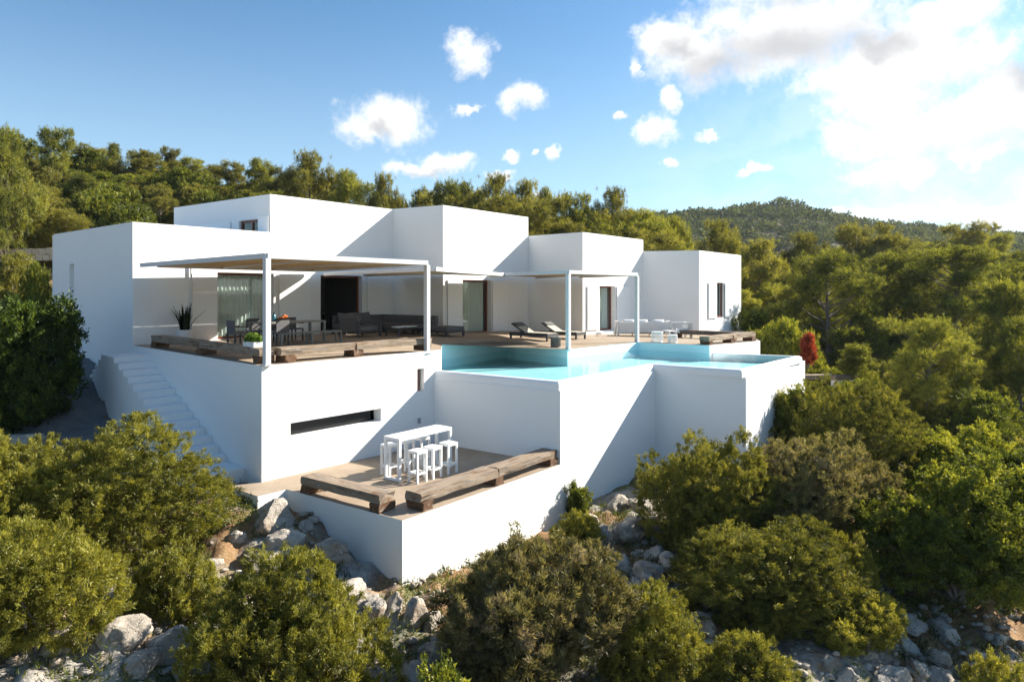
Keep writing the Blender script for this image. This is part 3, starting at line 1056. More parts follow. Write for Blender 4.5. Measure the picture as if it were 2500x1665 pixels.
timber_bench('dark shaded timber bench in front of the last block', (q.x, q.y), UD, [(0.0, 3.1)], [0.25, 2.9], -0.42, seed=6, mat='timber2', sh=0.20)


# ------------------------------------------------------------------ furniture
def B(x0, x1, y0, y1, z0, z1, name, mat, parent, bevel=0.005, **kw):
    return MB().box(x0, x1, y0, y1, z0, z1).build(name, mat, parent, bevel=bevel, **kw)


# high bar table and six stools on the lower terrace
t = thing('bar_table', 'narrow white high bar table standing on the lower terrace', 'table', (-2.37, 17.39, LOW), RZW)
B(-0.925, 0.925, -0.28, 0.28, 0.98, 1.05, 'table_top', 'white', t)
for sx in (-1, 1):
    for sy in (-1, 1):
        B(sx * 0.89 - 0.035, sx * 0.89 + 0.035, sy * 0.245 - 0.035, sy * 0.245 + 0.035, 0.0, 0.978, 'leg', 'white', t)
    B(sx * 0.89 - 0.035, sx * 0.89 + 0.035, -0.208, 0.208, 0.002, 0.06, 'foot_bar', 'white', t)


def make_stool(x, y, rz):
    s = thing('bar_stool', None, 'stool', (x, y, LOW), rz, 'white bar stools round the high table')
    B(-0.17, 0.17, -0.17, 0.17, 0.70, 0.77, 'seat', 'white', s)
    for sx in (-1, 1):
        for sy in (-1, 1):
            B(sx * 0.145 - 0.024, sx * 0.145 + 0.024, sy * 0.145 - 0.024, sy * 0.145 + 0.024, 0.0, 0.698, 'leg', 'white', s, bevel=0.003)
    r = MB()
    for k in (-1, 1):
        r.box(-0.12, 0.12, k * 0.145 - 0.018, k * 0.145 + 0.018, 0.20, 0.245)
        r.box(k * 0.145 - 0.018, k * 0.145 + 0.018, -0.12, 0.12, 0.201, 0.244)
    r.build('foot_rest', 'white', s)
    return s


st0 = make_stool(-2.29, 16.56, RZW)
st0['label'] = 'white bar stool on the sea side of the high table, closest to the wall corner'
for x, y, a, lab in [(-1.97, 16.97, 0.05, 'middle white bar stool on the outer side of the high table'),
                     (-1.62, 17.41, -0.04, 'white bar stool on the outer side of the table, nearest the pool wall'),
                     (-3.08, 17.22, 0.03, 'white bar stool on the house side of the table, half hidden by the table end'),
                     (-2.74, 17.66, -0.06, 'middle white bar stool on the house side, seen through the table legs'),
                     (-2.40, 18.10, 0.02, 'white bar stool on the house side, in the shadow of the pool wall')]:
    c = copy_tree(st0); c.location = (x, y, LOW); c.rotation_euler.z = RZW + a; c['label'] = lab

# dining group
t = thing('dining_table', 'grey outdoor dining table under the pergola with a bowl of oranges', 'table', (-7.88, 24.05, 0), RZW)
B(-1.25, 1.25, -0.48, 0.48, 0.70, 0.75, 'table_top', 'greymetal', t)
for sx in (-1, 1):
    for sy in (-1, 1):
        B(sx * 1.20 - 0.04, sx * 1.20 + 0.04, sy * 0.43 - 0.04, sy * 0.43 + 0.04, 0, 0.698, 'leg', 'greymetal', t)
t = thing('garden_bench', 'backless grey bench in front of the dining table', 'bench', (-6.98, 23.58, 0), RZW)
B(-1.24, 1.24, -0.17, 0.17, 0.36, 0.41, 'seat', 'greymetal', t)
for sx in (-1, -0.02, 1):
    for sy in (-1, 1):
        B(sx * 1.2 - 0.03, sx * 1.2 + 0.03, sy * 0.14 - 0.03, sy * 0.14 + 0.03, 0, 0.358, 'leg', 'greymetal', t, bevel=0.003)


def make_chair(x, y, rz, label):
    s = thing('dining_chair', label, 'chair', (x, y, 0), rz, 'charcoal chairs at the dining table')
    B(-0.25, 0.25, -0.25, 0.25, 0.40, 0.45, 'seat', 'charfab', s)
    B(-0.25, 0.25, 0.22, 0.26, 0.452, 0.84, 'backrest', 'charfab', s)
    for sx in (-1, 1):
        for sy in (-1, 1):
            B(sx * 0.225 - 0.022, sx * 0.225 + 0.022, sy * 0.222 - 0.022, sy * 0.222 + 0.022, 0, 0.398, 'leg', 'charcoal', s, bevel=0.003)
        B(sx * 0.265 - 0.015, sx * 0.265 + 0.015, -0.22, 0.22, 0.62, 0.65, 'armrest', 'charcoal', s, bevel=0.003)
    return s


ch0 = make_chair(-9.06, 22.55, RZW + R(90), 'charcoal armchair at the left head of the dining table')
for k, lab in ((-0.75, 'charcoal chair behind the dining table, beside the planter end'), (0.0, 'middle charcoal chair behind the dining table, behind the orange bowl'), (0.75, 'charcoal chair behind the dining table, nearest the sofas')):
    p = Vector((-7.88, 24.05, 0)) + WD * k + UD * 0.78
    c = copy_tree(ch0); c.location = p; c.rotation_euler.z = RZW; c['label'] = lab
p = Vector((-7.88, 24.05, 0)) - WD * 0.85 - UD * 0.72
c = copy_tree(ch0); c.location = p; c.rotation_euler.z = RZW + R(180); c['label'] = 'charcoal chair on the near side of the dining table behind the pergola post'

t = thing('fruit_bowl', 'brown bowl heaped with oranges on the dining table', 'bowl', (-8.02, 24.02, 0.751))
MB().lathe([(0.0, 0.0), (0.12, 0.0), (0.20, 0.05), (0.245, 0.115), (0.25, 0.125), (0.235, 0.12), (0.19, 0.065), (0.10, 0.02), (0.0, 0.018)], 24).build('bowl_body', 'wood', t, smooth=True)
rg = random.Random(4)
og = None
for i, (x, y, z) in enumerate([(0.08, 0.02, 0.10), (-0.07, 0.05, 0.10), (0.0, -0.08, 0.10), (0.11, -0.07, 0.12), (-0.11, -0.04, 0.12), (0.02, 0.10, 0.11), (0.01, 0.0, 0.185), (0.07, 0.07, 0.16)]):
    prof = [(0.052 * math.sin(math.pi * k / 8), 0.052 * (1 - math.cos(math.pi * k / 8))) for k in range(9)]
    ob = MB().lathe(prof, 12).build('orange', 'orange', None, smooth=True)
    ob.location = (-8.02 + x, 24.02 + y, 0.751 + z - 0.052)
    tag(ob, 'ripe orange lying in the brown bowl on the dining table', 'fruit', 'oranges in the bowl')
t = MB().lathe([(0.0, 0), (0.055, 0), (0.06, 0.02), (0.06, 0.17), (0.045, 0.21), (0.018, 0.25), (0.018, 0.31), (0.022, 0.315), (0.0, 0.316)], 16).build('bottle', 'teal', None, smooth=True)
t.location = (-8.36, 23.98, 0.751)
tag(t, 'teal glass bottle standing beside the bowl on the dining table', 'bottle')

# tall pot plant by the wall
t = thing('potted_plant', 'sword leaved plant in a white round pot by the terrace wall', 'plant', (-11.30, 23.55, 0))
MB().lathe([(0.0, 0.0), (0.20, 0.0), (0.235, 0.10), (0.27, 0.46), (0.28, 0.48), (0.255, 0.48), (0.245, 0.42), (0.0, 0.42)], 28).build('pot', 'white', t, smooth=True)
rg = random.Random(11)
for i in range(34):
    a = rg.uniform(0, 2 * math.pi); lean = rg.uniform(0.02, 0.34) if i > 5 else rg.uniform(0.35, 0.7)
    L = rg.uniform(0.55, 1.08) * (1 - 0.25 * lean); wd = rg.uniform(0.035, 0.06)
    d = Vector((math.cos(a), math.sin(a), 0)); sd = Vector((-d.y, d.x, 0))
    bx = d * rg.uniform(0.02, 0.15)
    vs, fs = [], []
    for k in range(6):
        q = k / 5
        c = bx + d * (lean * L * q * (0.5 + 0.5 * q)) + Vector((0, 0, 0.42 + L * q * (1 - 0.25 * lean * q)))
        ww = wd * (0.75 + 0.6 * q - 1.33 * q * q)
        vs += [tuple(c - sd * ww), tuple(c + sd * ww + d * 0.01)]
    for k in range(5): fs.append((2 * k, 2 * k + 1, 2 * k + 3, 2 * k + 2))
    lf = MB(); lf.add(vs, fs); lf.build('leaf', 'sword', t)

# planter box on the left timber bench
pl = B0v + e_in * 0.34 + EL * 1.15
t = thing('planter', 'white trough of bright green succulents standing on the timber bench', 'planter', (pl.x, pl.y, 0.385), math.atan2(EL.y, EL.x))
mb = MB()
for (x0, x1, y0, y1, z0, z1) in [(-0.30, 0.30, -0.13, 0.13, 0, 0.02), (-0.30, 0.30, -0.13, -0.11, 0.021, 0.13), (-0.30, 0.30, 0.11, 0.13, 0.021, 0.13), (-0.30, -0.28, -0.109, 0.109, 0.021, 0.129), (0.28, 0.30, -0.109, 0.109, 0.021, 0.129), (-0.279, 0.279, -0.109, 0.109, 0.09, 0.10)]:
    mb.box(x0, x1, y0, y1, z0, z1)
mb.build('trough', 'white', t)

# corner sofa, ottoman, armchair, coffee table
def cushion(sx, sy, sz, name, mat, parent, seed=0):
    bm = bmesh.new()
    bmesh.ops.create_cube(bm, size=1)
    bmesh.ops.subdivide_edges(bm, edges=bm.edges, cuts=4, use_grid_fill=True)
    for v in bm.verts:
        x, y, z = v.co
        k = max(0, 1 - (abs(x) * 2) ** 4) * max(0, 1 - (abs(z) * 2) ** 4)
        y2 = y * (0.35 + 0.65 * k)
        q = noise.noise(Vector((x * 3, z * 3, seed))) * 0.05
        v.co = Vector((x * sx, (y2 + q * k) * sy, z * sz))
    me = bpy.data.meshes.new(name); bm.to_mesh(me); bm.free()
    for p in me.polygons: p.use_smooth = True
    me.materials.append(M[mat])
    o = bpy.data.objects.new(name, me); C.objects.link(o); o.parent = parent
    return o


def sofa_module(t, x0, x1, y0, y1, back, frame='charcoal', fab='charfab', seat=0.42, top=0.76):
    """rectangular module; back in 'x0','x1','y0','y1' or None"""
    B(x0, x1, y0, y1, 0.14, 0.24, 'frame', frame, t)
    B(x0 + 0.02, x1 - 0.02, y0 + 0.02, y1 - 0.02, 0.242, seat, 'seat_cushion', fab, t, bevel=0.03)
    for sx in (x0 + 0.04, x1 - 0.04):
        for sy in (y0 + 0.04, y1 - 0.04):
            B(sx - 0.035, sx + 0.035, sy - 0.035, sy + 0.035, 0, 0.138, 'leg', frame, t)
    k = 0.20
    bx = dict(y1=(x0, x1, y1 - k, y1), y0=(x0, x1, y0, y0 + k), x0=(x0, x0 + k, y0, y1), x1=(x1 - k, x1, y0, y1))
    for b in back:
        a = bx[b]
        B(a[0] + .005, a[1] - .005, a[2] + .005, a[3] - .005, seat + 0.004, top, 'backrest', fab, t, bevel=0.03)


# local x along the low wing wall (w), local y towards the wall (u)
so = thing('corner_sofa', 'charcoal corner sofa under the pergola with loose cushions against the wall', 'sofa', (-5.72, 30.55, 0), RZW)
sofa_module(so, -2.45, -0.9, -0.42, 0.52, ['y1'])
sofa_module(so, -0.895, 0.45, -0.42, 0.52, ['y1', 'x1'])
sofa_module(so, -0.48, 0.45, -1.80, -0.425, ['x1'])
sofa_module(so, -0.48, 0.45, -2.95, -1.805, ['x1'])
for i, (x, a) in enumerate([(-2.15, 0.15), (-1.72, -0.1), (-1.32, 0.2), (-0.90, -0.15)]):
    c = cushion(0.46, 0.2, 0.44, 'scatter_cushion', 'charfab', None, i)
    p = Matrix.Translation((-5.72, 30.55, 0)) @ Matrix.Rotation(RZW, 4, 'Z') @ Vector((x, 0.19, 0.66))
    c.location = p; c.rotation_euler = (R(-22), R(6 * (-1) ** i), RZW + a)
    tag(c, ['grey scatter cushion at the left end of the corner sofa', 'second grey scatter cushion from the left end of the sofa', 'grey scatter cushion leaning between two others on the sofa', 'dark grey scatter cushion nearest the corner of the sofa'][i], 'cushion', 'cushions on the corner sofa')
t = thing('ottoman', 'low charcoal daybed module beside the corner sofa, right of the pergola post', 'ottoman', (-2.75, 28.65, -0.08), RZW)
B(-0.55, 0.55, -0.55, 0.55, 0.17, 0.25, 'frame', 'charcoal', t)
B(-0.54, 0.54, -0.54, 0.54, 0.252, 0.42, 'seat_cushion', 'charfab', t, bevel=0.03)
for sx in (-1, 1):
    for sy in (-1, 1):
        B(sx * 0.5 - 0.04, sx * 0.5 + 0.04, sy * 0.5 - 0.04, sy * 0.5 + 0.04, 0, 0.168, 'leg', 'charcoal', t)
t = thing('armchair', 'charcoal armchair with open side frames, seen from the side behind the dining table', 'armchair', (-6.05, 27.30, 0), RZW)
B(-0.42, 0.55, -0.52, 0.52, 0.26, 0.42, 'seat_cushion', 'charfab', t, bevel=0.03)
B(-0.62, -0.43, -0.52, 0.52, 0.20, 0.80, 'backrest', 'charfab', t, bevel=0.03)
for sy in (-1, 1):
    y = sy * 0.56
    for x in (-0.58, 0.52):
        B(x - 0.04, x + 0.04, y - 0.035, y + 0.035, 0, 0.578, 'leg', 'charcoal', t)
    B(-0.62, 0.56, y - 0.04, y + 0.04, 0.58, 0.64, 'armrest', 'charcoal', t)
    B(-0.54, 0.48, y - 0.03, y + 0.03, 0.19, 0.25, 'side_rail', 'charcoal', t)
c = cushion(0.48, 0.18, 0.46, 'scatter_cushion', 'charfab', None, 9)
p = Matrix.Translation((-6.05, 27.30, 0)) @ Matrix.Rotation(RZW, 4, 'Z') @ Vector((-0.30, 0.1, 0.66))
c.location = p; c.rotation_euler = (R(-18), 0, RZW + R(90))
tag(c, 'grey cushion leaning on the backrest of the armchair', 'cushion')
t = thing('coffee_table', 'low charcoal slatted coffee table between armchair and ottoman', 'table', (-4.35, 28.05, 0), RZW)
for i in range(7):
    y = -0.36 + i * 0.12
    B(-0.80, 0.80, y - 0.052, y + 0.052, 0.29, 0.33, 'slat', 'charcoal', t, bevel=0.003)
for sx in (-1, 1):
    B(sx * 0.74 - 0.03, sx * 0.74 + 0.03, -0.40, 0.40, 0.24, 0.288, 'rail', 'charcoal', t)
    for sy in (-1, 1):
        B(sx * 0.74 - 0.04, sx * 0.74 + 0.04, sy * 0.37 - 0.04, sy * 0.37 + 0.04, 0, 0.238, 'leg', 'charcoal', t)
for i, (x, y, sx, sy, sz, lab) in enumerate([(-0.42, 0.05, 0.20, 0.14, 0.05, 'white book lying on the left part of the coffee table'), (-0.02, -0.02, 0.15, 0.12, 0.06, 'small white box on the middle of the coffee table'), (0.42, 0.04, 0.19, 0.13, 0.04, 'white tray on the right part of the coffee table')]):
    p = Matrix.Translation((-4.35, 28.05, 0.331)) @ Matrix.Rotation(RZW, 4, 'Z') @ Vector((x, y, 0))
    o = B(-sx, sx, -sy, sy, 0, sz, ['book', 'box', 'tray'][i], 'white', None)
    o.location = p; o.rotation_euler.z = RZW + 0.2 * i
    tag(o, lab, ['book', 'box', 'tray'][i])


# sun loungers: local x from foot (0) to head (2.0)
def make_lounger(x, y, z, rz, label):
    s = thing('sun_lounger', label, 'sun lounger', (x, y, z), rz, 'sun loungers by the pool')
    for sy in (-1, 1):
        B(0.0, 2.0, sy * 0.36 - 0.03, sy * 0.36 + 0.03, 0.17, 0.31, 'side_rail', 'charcoal', s)
        for xx in (0.05, 1.94):
            B(xx - 0.04, xx + 0.04, sy * 0.36 - 0.029, sy * 0.36 + 0.029, 0, 0.168, 'leg', 'charcoal', s)
    B(0.0, 0.05, -0.328, 0.328, 0.18, 0.30, 'end_rail', 'charcoal', s)
    B(0.06, 1.20, -0.32, 0.32, 0.285, 0.325, 'seat', 'beigefab', s)
    m = Matrix.Translation((1.21, 0, 0.305)) @ Matrix.Rotation(R(-28), 4, 'Y')
    bk = MB(); bk.box(0, 0.78, -0.32, 0.32, -0.02, 0.02, m)
    bo = bk.build('backrest', 'beigefab', s, bevel=0.004)
    for sy in (-1, 1):
        MB().box(0, 0.80, sy * 0.34 - 0.018, sy * 0.34 + 0.018, -0.03, 0.03, m).build('backrest_frame', 'charcoal', bo)
    MB().box(0.765, 0.80, -0.32, 0.32, -0.026, 0.024, m).build('head_bar', 'charcoal', bo)
    hb = MB(); hb.box(0.50, 0.76, -0.30, 0.30, 0.021, 0.075, m)
    hb.build('head_pad', 'charfab', s, bevel=0.02)
    return s


uang = math.atan2(UD.y, UD.x)
l0 = make_lounger(1.70, 28.25, zd(1.0, 28.8), uang, 'dark framed sun lounger nearer the pool corner, beside the lattice stool')
l1 = copy_tree(l0)
l1.location = (3.05, 29.95, zd(2.5, 30.2)); l1['label'] = 'dark framed sun lounger behind the other one, its foot right of the pergola post'


def lattice_stool(name, label, loc, r, h, mat, core=None):
    """round garden stool with a pierced diamond lattice wall"""
    t = thing(name, label, 'stool', loc)
    n = 18
    mb = MB()
    for k in range(n):
        for sg in (-1, 1):
            pts = []
            for j in range(7):
                a = 2 * math.pi * (k + sg * j * 0.5) / n
                pts.append((r * math.cos(a), r * math.sin(a), 0.03 + (h - 0.06) * j / 6))
            mb.tube(pts, 0.011 if r > 0.16 else 0.009, 4, cap=False)
    mb.build('lattice', mat, t)
    MB().lathe([(0, h - 0.035), (r, h - 0.035), (r + 0.012, h - 0.02), (r + 0.008, h), (0, h)], 28).build('seat', mat, t)
    MB().lathe([(0, 0.0), (r + 0.006, 0.0), (r + 0.010, 0.02), (r, 0.035), (0, 0.035)], 28).build('base', mat, t)
    if core: MB().lathe([(0, 0.036), (r * 0.90, 0.036), (r * 0.90, h - 0.036), (0, h - 0.036)], 20).build('core', core, t)
    return t


lattice_stool('lattice_stool', 'dark pierced lattice stool at the pool edge beside the loungers', (1.62, 25.35, zd(1.62, 25.35)), 0.18, 0.40, 'greymetal', 'black')
lattice_stool('lattice_stool', 'white pierced lattice stool in front of the white sofa', (6.05, 28.45, zd(6.05, 28.45)), 0.23, 0.44, 'white')
lattice_stool('lattice_stool', 'smaller white lattice stool right of the taller white one', (6.62, 28.15, zd(6.6, 28.1)), 0.19, 0.32, 'white')

# white sofa group: local x along the back, back towards the camera (-y)
zz = zd(6.4, 32.9)
t = thing('garden_sofa', 'white slatted garden sofa turned with its back to the pool', 'sofa', (6.35, 33.2, zz), R(2))
for i in range(6):
    B(-1.215, 1.215, -0.40, -0.366, 0.24 + i * 0.078, 0.24 + i * 0.078 + 0.066, 'slat', 'white', t, bevel=0.003)
B(-1.22, 1.22, -0.36, 0.40, 0.20, 0.27, 'frame', 'white', t)
B(-1.20, 1.20, -0.362, -0.325, 0.272, 0.70, 'back_cushion', 'whitefab', t, bevel=0.01)
B(-1.18, 1.18, -0.30, 0.38, 0.272, 0.42, 'seat_cushion', 'whitefab', t, bevel=0.03)
for x in (-1.26, -0.42, 0.42, 1.26):
    for y in (-0.385, 0.385):
        if abs(x) > 1: B(x - 0.04, x + 0.04, y - 0.04, y + 0.04, 0, 0.70, 'leg', 'offwhite', t)
        else: B(x - 0.03, x + 0.03, y - 0.03, y + 0.03, 0, 0.198, 'leg', 'offwhite', t)
for sx in (-1, 1):
    B(sx * 1.26 - 0.045, sx * 1.26 + 0.045, -0.43, 0.43, 0.702, 0.74, 'armrest', 'offwhite', t)
for i, (x, lab) in enumerate([(-0.75, 'white cushion at the left end of the white garden sofa'), (-0.1, 'white cushion in the middle of the white garden sofa'), (0.7, 'white cushion at the right end of the white garden sofa')]):
    c = cushion(0.55, 0.2, 0.48, 'scatter_cushion', 'whitefab', None, 20 + i)
    c.location = (6.35 + x, 33.2 - 0.22, zz + 0.57); c.rotation_euler = (R(14), 0, R(2 + 4 * i))
    tag(c, lab, 'cushion', 'white cushions on the garden sofa')
zz = zd(8.1, 33.0)
t = thing('armchair', 'white open framed garden armchair beside the white sofa', 'armchair', (8.05, 32.7, zz), R(95))
B(-0.36, 0.36, -0.40, 0.40, 0.24, 0.30, 'frame', 'white', t)
B(-0.34, 0.34, -0.36, 0.38, 0.302, 0.42, 'seat_cushion', 'whitefab', t, bevel=0.03)
B(-0.34, 0.34, -0.385, -0.25, 0.422, 0.72, 'back_cushion', 'whitefab', t, bevel=0.03)
for sx in (-1, 1):
    for y in (-0.40, 0.40):
        B(sx * 0.40 - 0.05, sx * 0.40 + 0.05, y - 0.055, y + 0.055, 0, 0.66, 'leg', 'offwhite', t)
    B(sx * 0.40 - 0.06, sx * 0.40 + 0.06, -0.46, 0.46, 0.662, 0.74, 'armrest', 'offwhite', t)
for i in range(4):
    B(-0.36, 0.36, -0.42, -0.39, 0.34 + i * 0.08, 0.41 + i * 0.08, 'slat', 'white', t, bevel=0.003)
t = thing('side_table', 'small white square side table between sofa and armchair', 'table', (7.05, 30.6, zd(7.05, 30.6)), R(30))
B(-0.24, 0.24, -0.24, 0.24, 0.36, 0.40, 'table_top', 'white', t)
for sx in (-1, 1):
    for sy in (-1, 1):
        B(sx * 0.21 - 0.025, sx * 0.21 + 0.025, sy * 0.21 - 0.025, sy * 0.21 + 0.025, 0, 0.358, 'leg', 'offwhite', t)


# ------------------------------------------------------------------ terrain
CP = [
    # around the lower terrace and pool walls
    (-2.2, 13.6, -4.25), (-0.5, 15.6, -4.35), (1.2, 17.8, -4.25), (2.4, 19.2, -3.95), (3.4, 20.6, -3.95), (4.8, 22.2, -4.0), (7.2, 20.7, -3.6), (9.2, 23.0, -4.0), (11.4, 26.2, -4.5), (13, 30, -4.2),
    (-3.4, 14.5, -3.95), (-4.6, 15.3, -3.5), (-5.7, 15.1, -3.35), (-6.9, 15.9, -3.2), (-8.3, 16.4, -3.1),
    (-11.0, 19.0, -2.75), (-13.3, 21.6, -1.98), (-14.0, 22.3, -1.45), (-15.2, 24.6, -1.12), (-17.3, 26.4, -0.86), (-19.8, 28.5, -0.5),
    (-21, 33, -0.1), (-12, 17.5, -2.6), (-15, 20.5, -1.9), (-18, 23, -1.3), (-22, 26, -0.4), (-27, 28, 0.6),
    # foreground slope
    (-6, 12, -3.9), (-7.5, 10.6, -3.4), (-6.2, 10.6, -3.5), (-3.4, 10.9, -4.9), (-9, 13.0, -3.5), (-12.5, 14, -3.0), (-17, 16, -2.2), (-9, 10, -3.4), (-6, 9.5, -3.8), (-3, 11.3, -4.75), (0, 11.5, -5.0), (0, 14.0, -4.6), (3, 12, -5.3), (5, 14, -5.2), (8, 14, -5.6), (11, 16, -5.7), (6, 17.5, -4.6), (10, 20, -4.5), (14, 21, -5.2),
    (0, 8, -5.6), (6, 9, -6.2), (-8, 7, -5.2), (12, 11, -6.6), (0, 3, -6.6), (-12, 4, -6), (14, 4, -7.5), (17, 14, -6.4), (20, 22, -5.4),
    # under the house and terraces
    (-6, 19, -3.6), (0, 20, -4.2), (5, 25, -3.8), (-9, 26, -2.9), (-5, 27, -3.2), (0, 31, -3.0), (8, 32, -3.4), (-12, 31, -1.6), (-6, 38, -1.6), (2, 40, -2.0), (10, 44, -2.2),
    # valley to the right
    (17, 28, -4.6), (22, 32, -4.7), (28, 34, -4.6), (20, 42, -4.2), (30, 46, -3.6), (16, 48, -3.4), (26, 60, -1.8), (44, 60, -0.5), (20, 75, -0.5), (55, 95, 0.5), (90, 70, 1), (70, 120, 2.5), (30, 110, 2),
    # hill behind
    (-12, 46, 1.0), (0, 50, 1.4), (10, 56, 0.4), (-10, 58, 3.6), (2, 66, 3.4), (14, 72, 1.5), (-2, 85, 6.0),
    # hill to the left
    (-24, 36, 0.9), (-28, 40, 2.6), (-33, 42, 3.9), (-22, 46, 3.0), (-33, 50, 6.8), (-43, 55, 10.6), (-24, 58, 8.0), (-33, 60, 10.6), (-40, 66, 11.6), (-55, 70, 13.5), (-22, 68, 8.4), (-13, 62, 5.6), (-50, 100, 15), (-20, 100, 7), (-80, 90, 18), (-60, 45, 9), (-45, 35, 5), (-35, 28, 2), (-30, 20, 0.5), (-40, 5, 0),
    # distance
    (40, 170, 5), (0, 170, 8), (-60, 200, 20), (74, 350, 36), (103, 350, 37.5), (129, 352, 42.5), (152, 352, 39.5), (173, 352, 34.5), (217, 360, 31), (265, 360, 27), (320, 360, 24), (20, 350, 16), (-60, 380, 24), (140, 250, 13), (90, 250, 12), (200, 250, 10), (180, 480, 24), (60, 600, 14), (400, 300, 18), (300, 200, 10), (200, 120, 2), (-300, 300, 30), (-300, 0, 2), (300, 0, -8), (0, -200, -12), (-200, -200, -10), (200, -200, -14), (0, -30, -9),
]
CPA = np.array(CP, float)


def warpc(xy):
    """compress distance so near and far points weigh alike"""
    r = np.hypot(xy[:, 0], xy[:, 1] - 0.0) + 1e-6
    k = np.log1p(r / 12.0) / r
    return xy * k[:, None]


def phi(d2):
    d = np.sqrt(d2 + 1e-12)
    return d * d * np.log(d + 1e-9)


_P = warpc(CPA[:, :2])
_n = len(_P)
_K = phi(((_P[:, None, :] - _P[None, :, :]) ** 2).sum(-1)) + np.eye(_n) * 0.0006
_A = np.zeros((_n + 3, _n + 3))
_A[:_n, :_n] = _K
_A[:_n, _n] = 1; _A[:_n, _n + 1:] = _P
_A[_n, :_n] = 1; _A[_n + 1:, :_n] = _P.T
_W = np.linalg.solve(_A, np.concatenate([CPA[:, 2], [0, 0, 0]]))


def ground_np(xy):
    p = warpc(np.asarray(xy, float))
    out = np.empty(len(p))
    for i in range(0, len(p), 20000):
        q = p[i:i + 20000]
        k = phi(((q[:, None, :] - _P[None, :, :]) ** 2).sum(-1))
        out[i:i + 20000] = k @ _W[:_n] + _W[_n] + q @ _W[_n + 1:]
    return out


def ground(x, y):
    return float(ground_np(np.array([[x, y]]))[0])


def vnoise(xy, freq, seed):
    """cheap value noise on arrays"""
    p = xy * freq + seed * 17.37
    i = np.floor(p).astype(np.int64); f = p - i
    f = f * f * (3 - 2 * f)

    def h(a, b):
        n_ = (a * 374761393 + b * 668265263 + int(seed * 1013) * 69069) & 0x7fffffff
        n_ = ((n_ ^ (n_ >> 13)) * 1274126177) & 0x7fffffff
        return ((n_ ^ (n_ >> 16)) & 0xffff) / 65535.0
    a = h(i[:, 0], i[:, 1]); b = h(i[:, 0] + 1, i[:, 1]); c = h(i[:, 0], i[:, 1] + 1); d = h(i[:, 0] + 1, i[:, 1] + 1)
    return (a * (1 - f[:, 0]) + b * f[:, 0]) * (1 - f[:, 1]) + (c * (1 - f[:, 0]) + d * f[:, 0]) * f[:, 1]


ang = np.concatenate([np.radians(np.arange(-180, -50, 3.0)), np.radians(np.arange(-50, 50, 0.30)), np.radians(np.arange(50, 180, 3.0))])
rad = 2.5 * np.exp(np.arange(0, 320) * 0.0200)
AA, RR = np.meshgrid(ang, rad, indexing='ij')
XY = np.stack([(RR * np.sin(AA)).ravel(), (RR * np.cos(AA)).ravel()], 1)
Z = ground_np(XY)
rr = RR.ravel()
amp = np.clip((rr - 3) / 8, 0.2, 1) * np.clip(60 / rr, 0.25, 1)
nz = (vnoise(XY, 0.55, 1) - 0.5) * 0.55 + np.abs(vnoise(XY, 1.3, 2) - 0.5) * 0.45 + (vnoise(XY, 3.1, 3) - 0.5) * 0.22 + (vnoise(XY, 7.3, 4) - 0.5) * 0.10
far = np.clip((rr - 70) / 120, 0, 1)
Z = Z + nz * amp - 0.06 + far * (vnoise(XY, 0.05, 6) - 0.5) * 5.0
Z = np.clip(Z, -40, 58)
V_GROUND_MIN = Z.min()
na, nr = AA.shape
idx = np.arange(na * nr).reshape(na, nr)
a0 = idx; a1 = np.roll(idx, -1, axis=0)
F = np.stack([a0[:, :-1], a0[:, 1:], a1[:, 1:], a1[:, :-1]], -1).reshape(-1, 4)


def mesh_np(name, V, F, mat, smooth=False, tint=None):
    me = bpy.data.meshes.new(name)
    nv, nf = len(V), len(F)
    k = F.shape[1]
    me.vertices.add(nv)
    me.vertices.foreach_set('co', np.ascontiguousarray(V, dtype=np.float32).ravel())
    me.loops.add(nf * k)
    me.loops.foreach_set('vertex_index', np.ascontiguousarray(F, dtype=np.int32).ravel())
    me.polygons.add(nf)
    me.polygons.foreach_set('loop_start', np.arange(0, nf * k, k, dtype=np.int32))
    if smooth: me.polygons.foreach_set('use_smooth', np.ones(nf, dtype=bool))
    if tint is not None:
        at = me.attributes.new('tint', 'FLOAT', 'FACE')
        at.data.foreach_set('value', np.ascontiguousarray(tint, dtype=np.float32))
    me.update(calc_edges=True)
    me.materials.append(M[mat] if isinstance(mat, str) else mat)
    return me


def link(name, me, parent=None, **tags):
    o = bpy.data.objects.new(name, me)
    C.objects.link(o)
    if parent is not None: o.parent = parent
    return tag(o, **tags)


cc = np.array([[0, 0, Z[idx[:, 0]].mean()]])
V = np.concatenate([np.column_stack([XY, Z]), cc])
me = mesh_np('ground', V, F, 'ground', smooth=True)
link('ground', me, label='stony ochre ground of the hillside', kind='structure')


def surf(x, y):
    """ground with its relief"""
    q = np.array([[x, y]])
    r = math.hypot(x, y)
    am = min(max((r - 3) / 8, 0.2), 1) * min(max(60 / r, 0.25), 1)
    n_ = (vnoise(q, 0.55, 1) - 0.5) * 0.55 + np.abs(vnoise(q, 1.3, 2) - 0.5) * 0.45 + (vnoise(q, 3.1, 3) - 0.5) * 0.22
    return ground(x, y) + float(n_[0]) * am - 0.06


